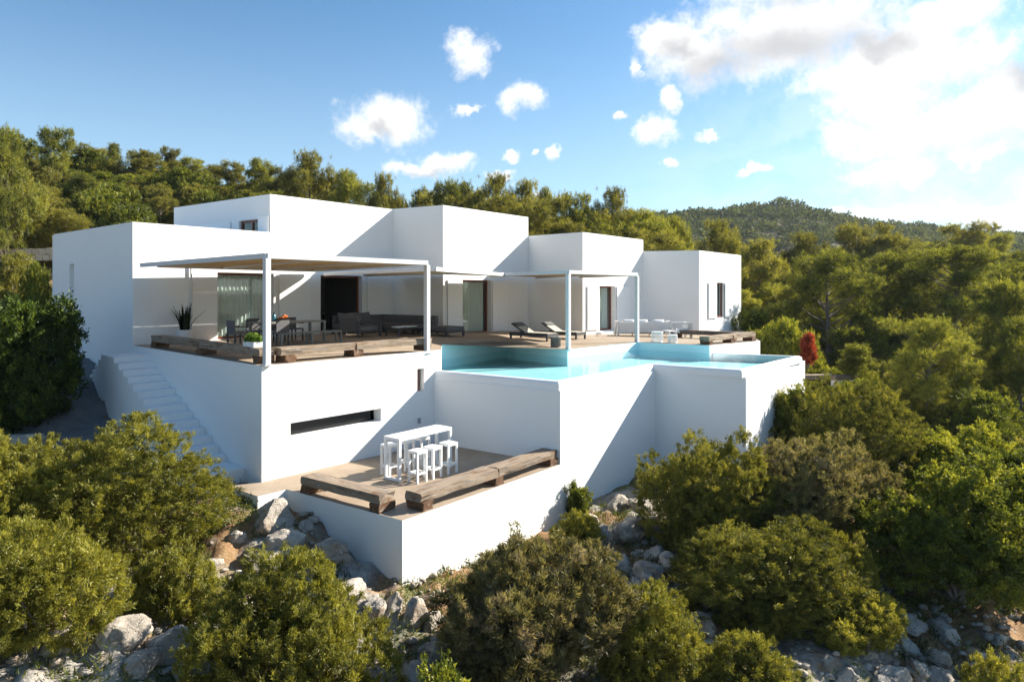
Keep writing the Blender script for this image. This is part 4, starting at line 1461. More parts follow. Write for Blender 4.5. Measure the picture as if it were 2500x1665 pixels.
# gravel path beside the stairs, pale track on the left slope
def ribbon(name, mat, pts, half, lift, label, n=60, across=9):
    P = [Vector((*p, 0)) for p in pts]
    seg = [(P[i + 1] - P[i]).length for i in range(len(P) - 1)]
    tot = sum(seg)
    vs, fs = [], []
    for i in range(n + 1):
        t_ = tot * i / n; k = 0
        while k < len(seg) - 1 and t_ > seg[k]: t_ -= seg[k]; k += 1
        d = (P[k + 1] - P[k]).normalized(); c = P[k] + d * min(t_, seg[k])
        nn = Vector((d.y, -d.x, 0))
        for j in range(across):
            q = c + nn * (half * (2 * j / (across - 1) - 1))
            vs.append((q.x, q.y, surf(q.x, q.y) + lift))
        if i:
            for j in range(across - 1):
                fs.append(((i - 1) * across + j, (i - 1) * across + j + 1, i * across + j + 1, i * across + j))
    mb = MB(); mb.add(vs, fs)
    return mb.build(name, mat, None, smooth=True, label=label, kind='structure')


ribbon('gravel_path', 'gravel', [(-21.5, 28.3), (-17.9, 25.6), (-15.0, 22.9), (-13.6, 20.6), (-12.2, 18.6), (-10.6, 16.9)], 1.5, 0.10, 'dark grey gravel path below the shaded end wall')
t = thing('stone_wall', 'pale beige retaining wall along the track on the left hillside', 'wall')
bk = np.random.default_rng(8)
base_n = 46
blk_mesh = None
for i in range(base_n):
    x = -40 + i * 0.42
    y = 40.0 + 0.02 * (x + 30) ** 2 * 0.15
    z = 3.55 + 0.02 * (x + 30)
    for j in range(2):
        if blk_mesh is None:
            ob = rough_beam(0.40, 0.34, 0.36, 77).build('stone', 'path', t); blk_mesh = ob.data
        else:
            ob = bpy.data.objects.new('stone', blk_mesh); C.objects.link(ob); ob.parent = t
        ob.location = (x + 0.2 * j, y + bk.uniform(-.03, .03), z + j * 0.37)
        ob.scale = (1, bk.uniform(0.9, 1.1), bk.uniform(0.92, 1.02))

# ------------------------------------------------------------------ rocks
def make_rock(seed):
    rng = random.Random(seed)
    bm = bmesh.new()
    bmesh.ops.create_icosphere(bm, subdivisions=4, radius=1.0)
    planes = []
    for i in range(11):
        n_ = Vector((rng.gauss(0, 1), rng.gauss(0, 1), rng.gauss(0, 0.8))).normalized()
        planes.append((n_, rng.uniform(0.48, 0.85)))
    for v in bm.verts:
        p = v.co.copy()
        for n_, h in planes:
            d = p.dot(n_) - h
            if d > 0: p -= n_ * d * 0.96
        q = p * 1.6 + Vector((seed * 3.3, 0, 0))
        k = noise.fractal(q, 0.9, 2.2, 5) * 0.16
        rd = abs(noise.noise(p * 2.6 + Vector((0, seed * 1.9, 0))))
        k -= max(0, 0.12 - rd) * 0.9
        k += noise.noise(p * 9 + Vector((seed, 0, 0))) * 0.03
        v.co = p * (1 + k)
    me = bpy.data.meshes.new('boulder'); bm.to_mesh(me); bm.free()
    for p in me.polygons: p.use_smooth = True
    me.materials.append(M['rock'])
    return me


ROCKS = [make_rock(s) for s in range(9)]


def rock(x, y, sx, sy, sz, rz, k, label, group=None, dz=-0.15, tilt=0.0):
    o = bpy.data.objects.new('boulder', ROCKS[k % 9])
    C.objects.link(o)
    o.location = (x, y, surf(x, y) + sz * 0.45 + dz)
    o.scale = (sx, sy, sz)
    o.rotation_euler = (tilt, 0, rz)
    return tag(o, label, 'rock', group or 'limestone boulders round the terrace walls')


NAMED_ROCKS = [
    (-5.15, 14.9, 0.62, 0.5, 0.5, 0.7, 0, 'large grey boulder leaning on the left wall of the lower terrace', None, -0.12),
    (-3.68, 14.1, 0.42, 0.34, 0.36, 0.2, 1, 'dark pinkish boulder below the short timber bench', None, -0.12),
    (-4.31, 13.7, 0.34, 0.26, 0.2, 0.4, 2, 'flat grey stone among the weeds left of the lower terrace', None, -0.12),
    (-4.08, 14.5, 0.24, 0.2, 0.2, 1.4, 3, 'small grey stone wedged against the left terrace wall', None, -0.12),
    (-4.5, 14.9, 0.2, 0.18, 0.22, 2.4, 4, 'small upright stone beside the large grey boulder', None, -0.12),
    (-2.54, 12.9, 0.34, 0.3, 0.36, 0.1, 5, 'pale cream rock left of the terrace corner foot', None, -0.12),
    (-2.24, 12.95, 0.25, 0.22, 0.36, 1.1, 6, 'narrow upright cream rock just left of the terrace corner', None, -0.12),
    (-1.85, 12.9, 0.36, 0.28, 0.36, 0.4, 7, 'squarish cream rock under the sharp terrace corner', None, -0.12),
    (-1.55, 12.9, 0.24, 0.25, 0.4, 2.2, 8, 'brown edged rock right of the terrace corner', None, -0.12),
    (-1.29, 12.1, 0.66, 0.5, 0.34, 0.5, 0, 'broad tan earth coloured rock below the terrace corner', None, -0.22),
    (-1.72, 11.6, 0.4, 0.36, 0.3, 1.9, 1, 'dark shaded boulder below the tan rock', None, -0.12),
    (2.11, 17.0, 0.42, 0.36, 0.36, 0.4, 2, 'pale cream boulder beside the yellow shrub at the long wall', None, -0.12),
    (3.05, 17.2, 0.55, 0.45, 0.4, 0.9, 3, 'big grey boulder right of the pale cream one', None, -0.12),
    (2.87, 18.9, 0.5, 0.4, 0.42, 0.3, 4, 'grey boulder higher up against the tall pool wall', None, -0.12),
    (3.57, 18.8, 0.36, 0.42, 0.42, 1.4, 5, 'upright grey boulder next to the dark juniper by the pool wall', None, -0.12),
    (2.63, 15.9, 0.34, 0.3, 0.28, 2.1, 6, 'small pinkish grey boulder below the big grey one', None, -0.12),
    (1.24, 14.4, 0.42, 0.36, 0.3, 0.8, 7, 'blue grey boulder behind the grey central juniper', None, -0.12),
    (3.27, 14.6, 0.62, 0.45, 0.42, 0.3, 8, 'large blue grey boulder in the shade between the junipers', None, -0.12),
    (2.5, 14.9, 0.4, 0.36, 0.3, 1.2, 0, 'rounded grey boulder left of the large blue grey one', None, -0.12),
    (3.09, 15.5, 0.42, 0.34, 0.28, 2.7, 2, 'dark flat boulder behind the large blue grey one', None, -0.12),
    (3.86, 14.0, 0.3, 0.3, 0.28, 0.6, 1, 'whitish boulder under the olive juniper', None, -0.12),
    (-5.45, 10.9, 0.4, 0.32, 0.42, 0.9, 3, 'large pale limestone rock at the bottom left between junipers', None, -0.12),
    (-6.8, 12.0, 0.34, 0.28, 0.24, 0.3, 4, 'white sunlit boulder left of the large pale rock', None, -0.12),
    (-6.44, 10.5, 0.3, 0.28, 0.3, 1.9, 5, 'small white rock at the bottom edge, far left', None, -0.12),
    (-5.93, 12.1, 0.22, 0.2, 0.3, 0.2, 6, 'thin upright pale stone behind the large pale rock', None, -0.12),
    (-7.62, 12.9, 0.32, 0.26, 0.24, 0.7, 7, 'grey shaded stone between the two left junipers', None, -0.12),
    (-5.94, 13.6, 0.26, 0.22, 0.2, 1.7, 8, 'sunlit pale stone at the right end of the big left juniper', None, -0.12),
    (-5.34, 12.8, 0.42, 0.24, 0.2, 0.7, 0, 'long pale slab right of the big left juniper', None, -0.12),
    (-5.73, 14.3, 0.24, 0.2, 0.2, 0.4, 1, 'small pale stone below the path edge', None, -0.12),
    (-13.5, 18.8, 0.85, 0.5, 0.34, 0.2, 2, 'long grey slab beside the gravel path at the left edge', None, -0.12),
    (-13.52, 19.6, 0.24, 0.22, 0.2, 0.2, 3, 'round pale boulder on the gravel path edge', None, -0.12),
    (8.53, 14.9, 0.62, 0.34, 0.24, 2.2, 4, 'long grey slab in the shade of the mastic bush', None, -0.12),
    (7.97, 13.4, 0.28, 0.24, 0.2, 0.9, 5, 'small white stone below the long shaded slab', None, -0.12),
    (6.31, 12.9, 0.3, 0.26, 0.2, 0.3, 6, 'pale stone on the bare earth at the bottom right', None, -0.12),
    (7.01, 12.9, 0.34, 0.24, 0.18, 1.3, 7, 'flat pale stone on the sunny gravel at the bottom right', None, -0.12),
    (3.28, 11.6, 0.55, 0.4, 0.34, 0.4, 8, 'large cream boulder at the bottom edge right of centre', None, -0.17),
    (8.14, 13.0, 0.3, 0.26, 0.2, 2.5, 0, 'grey stone left of the small bottom right bush', None, -0.12),
    (18.29, 27.0, 0.95, 0.6, 0.24, 0.2, 2, 'flat tan rock shelf in the sun among the shrubs on the right', None, 0.03),
    (17.7, 25.6, 0.6, 0.42, 0.22, 2.7, 5, 'brown shaded rock below the flat tan shelf', None, -0.02),
]
for r_ in NAMED_ROCKS:
    rock(*r_)
rng = random.Random(21)
spots = []
PLACES = [
    (-4.0, 13.4, 1.3, 0.8, 12, 'small limestone rock below the left terrace wall'),
    (2.6, 16.6, 1.4, 1.6, 16, 'small limestone rock below the long sunlit wall'),
    (3.4, 13.4, 1.5, 1.0, 14, 'small limestone rock between the central junipers'),
    (-6.0, 11.4, 1.3, 1.3, 14, 'small limestone rock between the left junipers'),
    (8.0, 13.6, 1.6, 1.2, 18, 'small pale stone on the open ground at the bottom right'),
]
for (cx, cy, ex, ey, cnt, lab) in PLACES:
    for i in range(cnt):
        x, y = cx + rng.uniform(-ex, ex), cy + rng.uniform(-ey, ey)
        s = rng.uniform(0.14, 0.38)
        rock(x, y, s * rng.uniform(0.9, 1.5), s, s * rng.uniform(0.55, 0.9), rng.uniform(0, 6.28), rng.randrange(9), lab, lab.replace(' rock ', ' rocks ').replace(' stone ', ' stones '), dz=-0.05)
# small stones nobody could count
rg = np.random.default_rng(5)
tv, tf = [], []
bm = bmesh.new(); bmesh.ops.create_icosphere(bm, subdivisions=1, radius=1.0)
sv = np.array([v.co[:] for v in bm.verts]); sf = np.array([[v.index for v in f.verts] for f in bm.faces]); bm.free()
n_st = 1500
X = np.concatenate([rg.uniform(-9, 12, 1000), rg.uniform(3, 14, 500)]); Y = np.concatenate([rg.uniform(9.5, 17, 1000), rg.uniform(12, 20, 500)])
zg = ground_np(np.column_stack([X, Y]))
for i in range(n_st):
    s = rg.uniform(0.03, 0.12)
    q = sv * (1 + rg.uniform(-.25, .25, (len(sv), 1))) * np.array([s * rg.uniform(.8, 1.5), s, s * rg.uniform(.5, .9)])
    tv.append(q + np.array([X[i], Y[i], surf(X[i], Y[i]) + s * 0.3])); tf.append(sf + i * len(sv))
link('rubble', mesh_np('rubble', np.concatenate(tv), np.concatenate(tf), 'rock'), label='loose limestone rubble scattered on the slope', kind='stuff')


# ------------------------------------------------------------------ vegetation
def unitv(a): return a / (np.linalg.norm(a, axis=1, keepdims=True) + 1e-9)


def blades(P, A, k, L, W, spread, jit, rg, tint0, tvar=0.22):
    """k slim triangles round every point P along axis A"""
    n = len(P)
    p = np.repeat(P, k, 0) + rg.normal(0, 1, (n * k, 3)) * jit
    d = unitv(np.repeat(A, k, 0) + rg.normal(0, spread, (n * k, 3)))
    s = unitv(np.cross(d, rg.normal(0, 1, (n * k, 3))))
    ln = L * rg.uniform(0.6, 1.25, (n * k, 1)); wd = W * rg.uniform(0.7, 1.3, (n * k, 1))
    v = np.stack([p - s * wd, p + s * wd, p + d * ln], 1).reshape(-1, 3)
    f = np.arange(n * k * 3).reshape(-1, 3)
    t = np.clip(np.repeat(tint0, k) + rg.uniform(-tvar, tvar, n * k), 0, 1)
    return v, f, t


def lobes_sample(cs, rs, n, rg, zmin=0.0, inside=0.86, zsq=None):
    """points on the outer surface of a union of spheres"""
    out_p, out_n = [], []
    tot = 0
    w_ = rs ** 2 / (rs ** 2).sum()
    while tot < n:
        m_ = n * 2
        i = rg.choice(len(rs), m_, p=w_)
        d = unitv(rg.normal(0, 1, (m_, 3)))
        q = rs[i][:, None] * rg.uniform(0.86, 1.04, (m_, 1))
        p = cs[i] + d * q * (np.array([1, 1, zsq]) if zsq else 1.0)
        ok = p[:, 2] > zmin
        dd = p[:, None, :] - cs[None]
        if zsq: dd = dd / np.array([1, 1, zsq])
        dist = np.linalg.norm(dd, axis=2) / rs[None]
        dist[np.arange(m_), i] = 9
        ok &= dist.min(1) > inside
        out_p.append(p[ok]); out_n.append(d[ok]); tot += ok.sum()
        if len(out_p) > 30: break
    return np.concatenate(out_p)[:n], np.concatenate(out_n)[:n]


def bush_parts(seed, rx, ry, H, nl, lr, n_clump, k, L, W, cr, mat, wild=0.15, stems=7, up=0.35, spiky=0.0, inner=0.25, base=0.0, tuft=0.10, box=None):
    rg = np.random.default_rng(seed)
    d = unitv(rg.normal(0, 1, (nl, 3)) * np.array([1, 1, 0.9]))
    d[:, 2] = np.abs(d[:, 2]) * 1.0 - 0.18
    rad = rg.uniform(0.45, 0.92, (nl, 1))
    cz = H * 0.36
    cs = d * rad * np.array([rx, ry, H * 0.58]) + np.array([0, 0, cz])
    rs = lr * rg.uniform(0.65, 1.3, nl)
    cs[:, 2] = np.maximum(cs[:, 2], rs * 0.5 + base)
    # second generation of small lobes on the big ones
    m_ = nl * 5
    i = rg.integers(0, nl, m_); dd = unitv(rg.normal(0, 1, (m_, 3)) + np.array([0, 0, 0.35]))
    cs2 = cs[i] + dd * rs[i][:, None] * rg.uniform(0.80, 1.05 + wild, (m_, 1)); rs2 = rs[i] * rg.uniform(0.24, 0.52, m_)
    CS = np.concatenate([cs, cs2]); RS = np.concatenate([rs, rs2])
    # tufts: groups of sprigs that share direction and colour
    per = 6
    nt_ = max(40, n_clump // per)
    TP, TN = lobes_sample(CS, RS, nt_, rg, zmin=0.02 + base)
    TA = unitv(TN * 0.75 + np.array([0, 0, up]) + rg.normal(0, 0.32, TP.shape))
    TP = TP + TA * rg.uniform(-0.05, 0.09, (len(TP), 1)) * (1 + 1.3 * (rg.random((len(TP), 1)) < spiky))
    tt = np.clip(rg.normal(0.5, 0.19, len(TP)), 0.05, 0.95)
    tr_ = tuft * rg.uniform(0.6, 1.3, (len(TP), 1))
    P = np.repeat(TP, per, 0); A0 = np.repeat(TA, per, 0); rr_ = np.repeat(tr_, per, 0)
    off = unitv(rg.normal(0, 1, P.shape)) * rg.random((len(P), 1)) ** 0.5
    P = P + off * rr_ * 0.62 + A0 * rr_ * rg.uniform(-0.5, 0.8, (len(P), 1))
    A = unitv(A0 * 0.9 + off * 0.75 + rg.normal(0, 0.2, P.shape))
    t0 = np.clip(np.repeat(tt, per) + rg.normal(0, 0.08, len(P)), 0.03, 0.97)
    v1, f1, t1 = blades(P, A, k, L, W, 0.42, cr, rg, t0)
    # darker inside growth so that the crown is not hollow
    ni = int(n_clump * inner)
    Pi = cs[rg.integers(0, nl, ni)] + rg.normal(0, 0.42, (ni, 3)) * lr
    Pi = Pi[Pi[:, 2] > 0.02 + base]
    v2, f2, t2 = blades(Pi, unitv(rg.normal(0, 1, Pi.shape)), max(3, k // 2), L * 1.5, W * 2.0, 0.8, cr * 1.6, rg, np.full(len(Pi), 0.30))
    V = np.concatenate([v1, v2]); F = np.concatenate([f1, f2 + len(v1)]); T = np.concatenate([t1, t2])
    if box is not None:       # bring the finished crown to its measured size
        lo = np.percentile(V, 1.0, axis=0); hi = np.percentile(V, 99.0, axis=0)
        sc = np.array([box[0] / (hi[0] - lo[0]), box[1] / (hi[1] - lo[1]), box[2] / hi[2]])
        ctr = np.array([(hi[0] + lo[0]) / 2, (hi[1] + lo[1]) / 2, 0])
        V = (V - ctr) * sc; cs = (cs - ctr) * sc
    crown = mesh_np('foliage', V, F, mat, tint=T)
    mb = MB()
    for j in range(stems):
        c = cs[j % nl]
        b = Vector((rg.normal(0, 0.10), rg.normal(0, 0.10), -0.15))
        mid = Vector((c[0] * 0.45 + rg.normal(0, .08), c[1] * 0.45 + rg.normal(0, .08), c[2] * 0.42))
        mb.tube([b, b.lerp(mid, .5) + Vector((0, 0, .03)), mid, Vector(c)], [0.06 * H / 2.5, 0.05 * H / 2.5, 0.035 * H / 2.5, 0.012], 6, cap=False)
    me = bpy.data.meshes.new('stems'); me.from_pydata(mb.v, [], mb.f)
    me.materials.append(M['twig'])
    return crown, me


def plant(name, cat, meshes, names, loc, scale, rz, label, group=None, tilt=0.0):
    t = thing(name, label, cat, loc, rz, group)
    t.scale = scale
    t.rotation_euler = (tilt, 0, rz)
    for me, nm in zip(meshes, names):
        link(nm, me, t)
    return t


# --- junipers and mastic shrubs of the foreground, each its own build
FG = [
    (1, -8.12, 13.6, 4.2, 3.6, 2.9, 'jun', 'huge rounded yellow green juniper below the stairs on the left', 'bush'),
    (2, -7.1, 10.2, 2.1, 2.1, 1.8, 'jun', 'bright juniper filling the bottom left corner', 'bush'),
    (3, -5.82, 11.9, 1.45, 1.4, 1.3, 'jun', 'smaller juniper tucked between the two big left junipers and the pale rocks', 'bush'),
    (4, -3.49, 10.9, 3.1, 2.6, 2.45, 'jun', 'dense green juniper in front, left of the terrace corner', 'bush'),
    (5, 0.44, 11.9, 3.1, 2.6, 2.45, 'grey', 'grey green twiggy juniper in the middle below the long white wall', 'bush'),
    (6, 2.47, 12.0, 1.9, 1.7, 1.75, 'dark', 'low green juniper right of the grey central one', 'bush'),
    (7, -1.0, 9.7, 1.2, 1.1, 1.5, 'mastic', 'small leafy shrub at the bottom edge in the middle', 'bush'),
    (8, 4.85, 17.0, 3.3, 2.8, 2.85, 'dark', 'tall dark green juniper in front of the shaded pool wall', 'bush'),
    (9, 7.72, 17.6, 4.3, 2.8, 2.8, 'grey', 'large brownish grey juniper right of the tall dark one', 'bush'),
    (10, 5.42, 14.6, 3.7, 2.4, 1.95, 'dark', 'wide olive juniper below the tall dark one', 'bush'),
    (11, 7.49, 15.6, 1.3, 1.2, 1.5, 'jun', 'small vivid green juniper in front of the brownish grey one', 'bush'),
    (12, 6.98, 13.9, 2.0, 1.4, 1.0, 'jun', 'low yellowish juniper at the lower right above the bare earth', 'bush'),
    (13, 10.92, 22.3, 4.4, 3.4, 3.3, 'dark', 'dark juniper at the right foot of the pool end wall', 'bush'),
    (14, 10.56, 16.2, 4.4, 3.4, 3.0, 'mastic', 'big glossy mastic bush with yellow green top on the right', 'bush'),
    (15, 14.07, 21.8, 4.6, 3.0, 2.3, 'mastic', 'wide mastic thicket behind the big glossy bush', 'bush'),
    (16, 8.91, 12.4, 1.3, 1.2, 1.3, 'jun', 'small rounded juniper in the bottom right corner', 'bush'),
    (17, 4.08, 11.9, 1.5, 1.2, 1.05, 'jun', 'low juniper at the bottom edge right of centre', 'bush'),
    (18, 1.77, 18.35, 0.65, 0.6, 0.85, 'mastic', 'small feathery plant growing against the long white wall', 'bush'),
    (19, 1.58, 16.7, 1.2, 1.0, 0.95, 'jun', 'yellowish shrub among the boulders below the long wall', 'bush'),
    (20, -14.57, 20.2, 2.9, 2.8, 3.6, 'ever', 'dark glossy evergreen tree at the left edge beside the end wall', 'tree'),
    (21, 9.47, 23.3, 1.3, 1.2, 2.5, 'mastic', 'sparse leafy shrub throwing its shadow on the pool end wall', 'bush'),
    (22, 13.59, 18.5, 2.8, 2.6, 2.7, 'mastic', 'leafy mastic bush at the right edge beside the big glossy one', 'bush'),
    (23, -9.93, 12.6, 3.0, 2.6, 2.7, 'jun', 'juniper cut off by the left edge next to the huge one', 'bush'),
]
for (seed, x, y, wx, wy, H, kind, lab, cat) in FG:
    cfg = dict(
        jun=dict(nl=26, lr=0.29, k=16, L=0.052, W=0.0076, cr=0.020, mat='juniper', dens=420, up=0.5, tuft=0.095),
        dark=dict(nl=24, lr=0.30, k=15, L=0.054, W=0.0080, cr=0.020, mat='junidark', dens=400, up=0.5, tuft=0.10, wild=0.25, spiky=0.2),
        grey=dict(nl=30, lr=0.25, k=12, L=0.080, W=0.010, cr=0.022, mat='junigrey', dens=400, up=0.9, spiky=0.5, wild=0.55, tuft=0.10),
        mastic=dict(nl=28, lr=0.25, k=9, L=0.065, W=0.021, cr=0.035, mat='mastic', dens=330, up=0.35, spiky=0.35, wild=0.45, tuft=0.12),
        ever=dict(nl=20, lr=0.32, k=8, L=0.085, W=0.028, cr=0.05, mat='evergreen', dens=240, up=0.2, wild=0.25, tuft=0.16),
    )[kind]
    dens = cfg.pop('dens')
    rx, ry = wx / 2, wy / 2
    size = (rx * ry * H) ** (1 / 3)
    lr = cfg.pop('lr') * size * 1.15
    area = 2.2 * math.pi * (rx * ry + (rx + ry) * H * 0.5)
    n_cl = int(min(11000, dens * area * 0.60))
    crown, stems = bush_parts(seed, rx * 0.80, ry * 0.80, H * 0.86, lr=lr, n_clump=n_cl, box=(wx, wy, H), **cfg)
    plant('juniper_bush' if kind in ('jun', 'dark', 'grey') else ('mastic_bush' if kind == 'mastic' else 'evergreen_tree'), cat, (crown, stems), ('foliage', 'stem'),
          (x, y, surf(x, y) - 0.05), (1, 1, 1), 0.0, lab)


# --- pines
def pine_parts(seed, H, cr, base, prof, npad, nclump, k, L, W, mat, pad=0.21, flat=0.62, lean=0.05, droop=0.0):
    rg = np.random.default_rng(seed)
    hh = np.linspace(0, 1, 9)
    lx = np.cumsum(rg.normal(0, lean, 9)) * H * 0.12; ly = np.cumsum(rg.normal(0, lean, 9)) * H * 0.12
    lx -= lx[0]; ly -= ly[0]

    def tr(h): return np.array([np.interp(h, hh, lx), np.interp(h, hh, ly), h * H])
    mb = MB()
    r0 = 0.022 * H + 0.03
    mb.tube([tr(h) - (np.array([0, 0, 0.25]) if h == 0 else 0) for h in hh * 0.96], [r0 * (1 - 0.88 * h) for h in hh], 8)
    cs, rs = [], []
    for i in range(npad):
        h = base + (1 - base) * ((i + rg.uniform(0, 1)) / npad)
        if rg.random() < 0.16: continue
        q = (h - base) / (1 - base)
        a = i * 2.399 + rg.uniform(-.5, .5)
        env = prof(q) * cr * (0.66 + 0.95 * (noise.noise(Vector((math.cos(a) * 0.9, math.sin(a) * 0.9, h * 2.6 + seed * 3.7))) + 0.35))
        r = env * math.sqrt(rg.uniform(0.12, 1.0))
        c = tr(h) + np.array([math.cos(a) * r, math.sin(a) * r, rg.uniform(-.07, .08) * H])
        s = pad * cr * rg.uniform(0.75, 1.35)
        c[2] = min(c[2], H - s * flat * 0.8)
        cs.append(c); rs.append(s)
        if i % 2 == 0 or r > env * 0.6:
            st_ = tr(max(base * 0.72, h - 0.10 - 0.10 * rg.random()))
            md = (st_ + c) / 2 + np.array([0, 0, -0.02 * H + droop])
            mb.tube([st_, md, c], [r0 * 0.33 * (1 - 0.5 * q), r0 * 0.22 * (1 - .4 * q), 0.010], 5, cap=False)
    cs = np.array(cs); rs = np.array(rs)
    npad = len(cs); m_ = npad * 3
    i = rg.integers(0, npad, m_); dd = unitv(rg.normal(0, 1, (m_, 3)) + np.array([0, 0, 0.3]))
    cs2 = cs[i] + dd * rs[i][:, None] * np.array([1, 1, flat]) * 0.9; rs2 = rs[i] * rg.uniform(0.35, 0.55, m_)
    CS = np.concatenate([cs, cs2]); RS = np.concatenate([rs, rs2])
    P, N = lobes_sample(CS, RS, nclump, rg, zmin=base * H * 0.5, inside=0.8, zsq=flat)
    A = unitv(N * 0.9 + np.array([0, 0, 0.45]) + rg.normal(0, .3, P.shape))
    P = P + A * rg.exponential(0.10, (len(P), 1)) * (H / 6)
    t0 = np.clip(rg.normal(0.5, 0.2, len(P)), 0.05, 0.95)
    v, f, t = blades(P, A, k, L * 1.15, W * 0.82, 0.5, L * 0.32, rg, t0)
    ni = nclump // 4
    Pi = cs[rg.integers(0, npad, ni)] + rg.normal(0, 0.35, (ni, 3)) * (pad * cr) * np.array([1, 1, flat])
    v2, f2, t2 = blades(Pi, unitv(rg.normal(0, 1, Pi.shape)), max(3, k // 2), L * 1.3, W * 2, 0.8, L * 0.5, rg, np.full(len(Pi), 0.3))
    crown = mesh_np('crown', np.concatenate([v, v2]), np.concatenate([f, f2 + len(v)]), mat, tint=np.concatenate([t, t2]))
    me = bpy.data.meshes.new('trunk'); me.from_pydata(mb.v, [], mb.f); me.materials.append(M['bark'])
    return me, crown


umb = lambda q: 0.45 + 0.75 * math.sin(math.pi * min(1, 0.18 + 0.72 * q)) * (0.4 + 0.6 * q)
rnd_ = lambda q: math.sqrt(max(0.0, 1 - (2 * q - 0.85) ** 2 * 0.82))
con = lambda q: 1.02 - 0.80 * q ** 1.3
PROTO = dict(
    umb1=(6.0, 4.2, pine_parts(101, 6.0, 2.1, 0.50, umb, 34, 1900, 12, 0.18, 0.019, 'pineold', pad=0.20, flat=0.5, lean=0.35)),
    umb2=(6.0, 3.8, pine_parts(102, 6.0, 1.9, 0.42, umb, 32, 1900, 12, 0.18, 0.019, 'pine', pad=0.21, flat=0.55, lean=0.4)),
    rnd1=(6.0, 4.4, pine_parts(103, 6.0, 2.2, 0.16, rnd_, 52, 2700, 12, 0.18, 0.018, 'pine', pad=0.17, flat=0.7)),
    rnd2=(6.0, 4.6, pine_parts(104, 6.0, 2.3, 0.12, rnd_, 56, 2800, 12, 0.18, 0.018, 'pineold', pad=0.165, flat=0.7)),
    con1=(6.0, 4.0, pine_parts(105, 6.0, 2.0, 0.12, con, 60, 2700, 12, 0.17, 0.018, 'pine', pad=0.16, flat=0.75)),
    shr1=(3.0, 3.4, pine_parts(106, 3.0, 1.7, 0.06, rnd_, 40, 1900, 11, 0.15, 0.022, 'pineold', pad=0.24, flat=0.8)),
    shr2=(3.0, 3.2, pine_parts(107, 3.0, 1.6, 0.04, rnd_, 42, 1900, 11, 0.14, 0.026, 'mastic', pad=0.23, flat=0.8)),
    near=(6.0, 4.4, pine_parts(108, 6.0, 2.2, 0.13, lambda q: 1.05 * math.sqrt(max(0.02, 1 - (1.6 * q - 0.5) ** 2 * 0.82)), 84, 5600, 13, 0.135, 0.012, 'pine', pad=0.14, flat=0.75)),
    near2=(6.0, 4.4, pine_parts(109, 6.0, 2.2, 0.10, rnd_, 80, 5200, 13, 0.135, 0.012, 'pine', pad=0.145, flat=0.72)),
)


def tree(kind, x, y, ztop, width, rz, label, group=None, name='pine_tree', H=None):
    ph, pw, (tr_, cr_) = PROTO[kind]
    g = surf(x, y)
    h = max(1.2, (ztop - g) if H is None else H)
    s = width / pw
    t = thing(name, label, 'tree' if name != 'shrub' else 'shrub', (x, y, g - 0.05), rz, group)
    t.scale = (s, s, h / ph)
    link('trunk', tr_, t); link('crown', cr_, t)
    return t


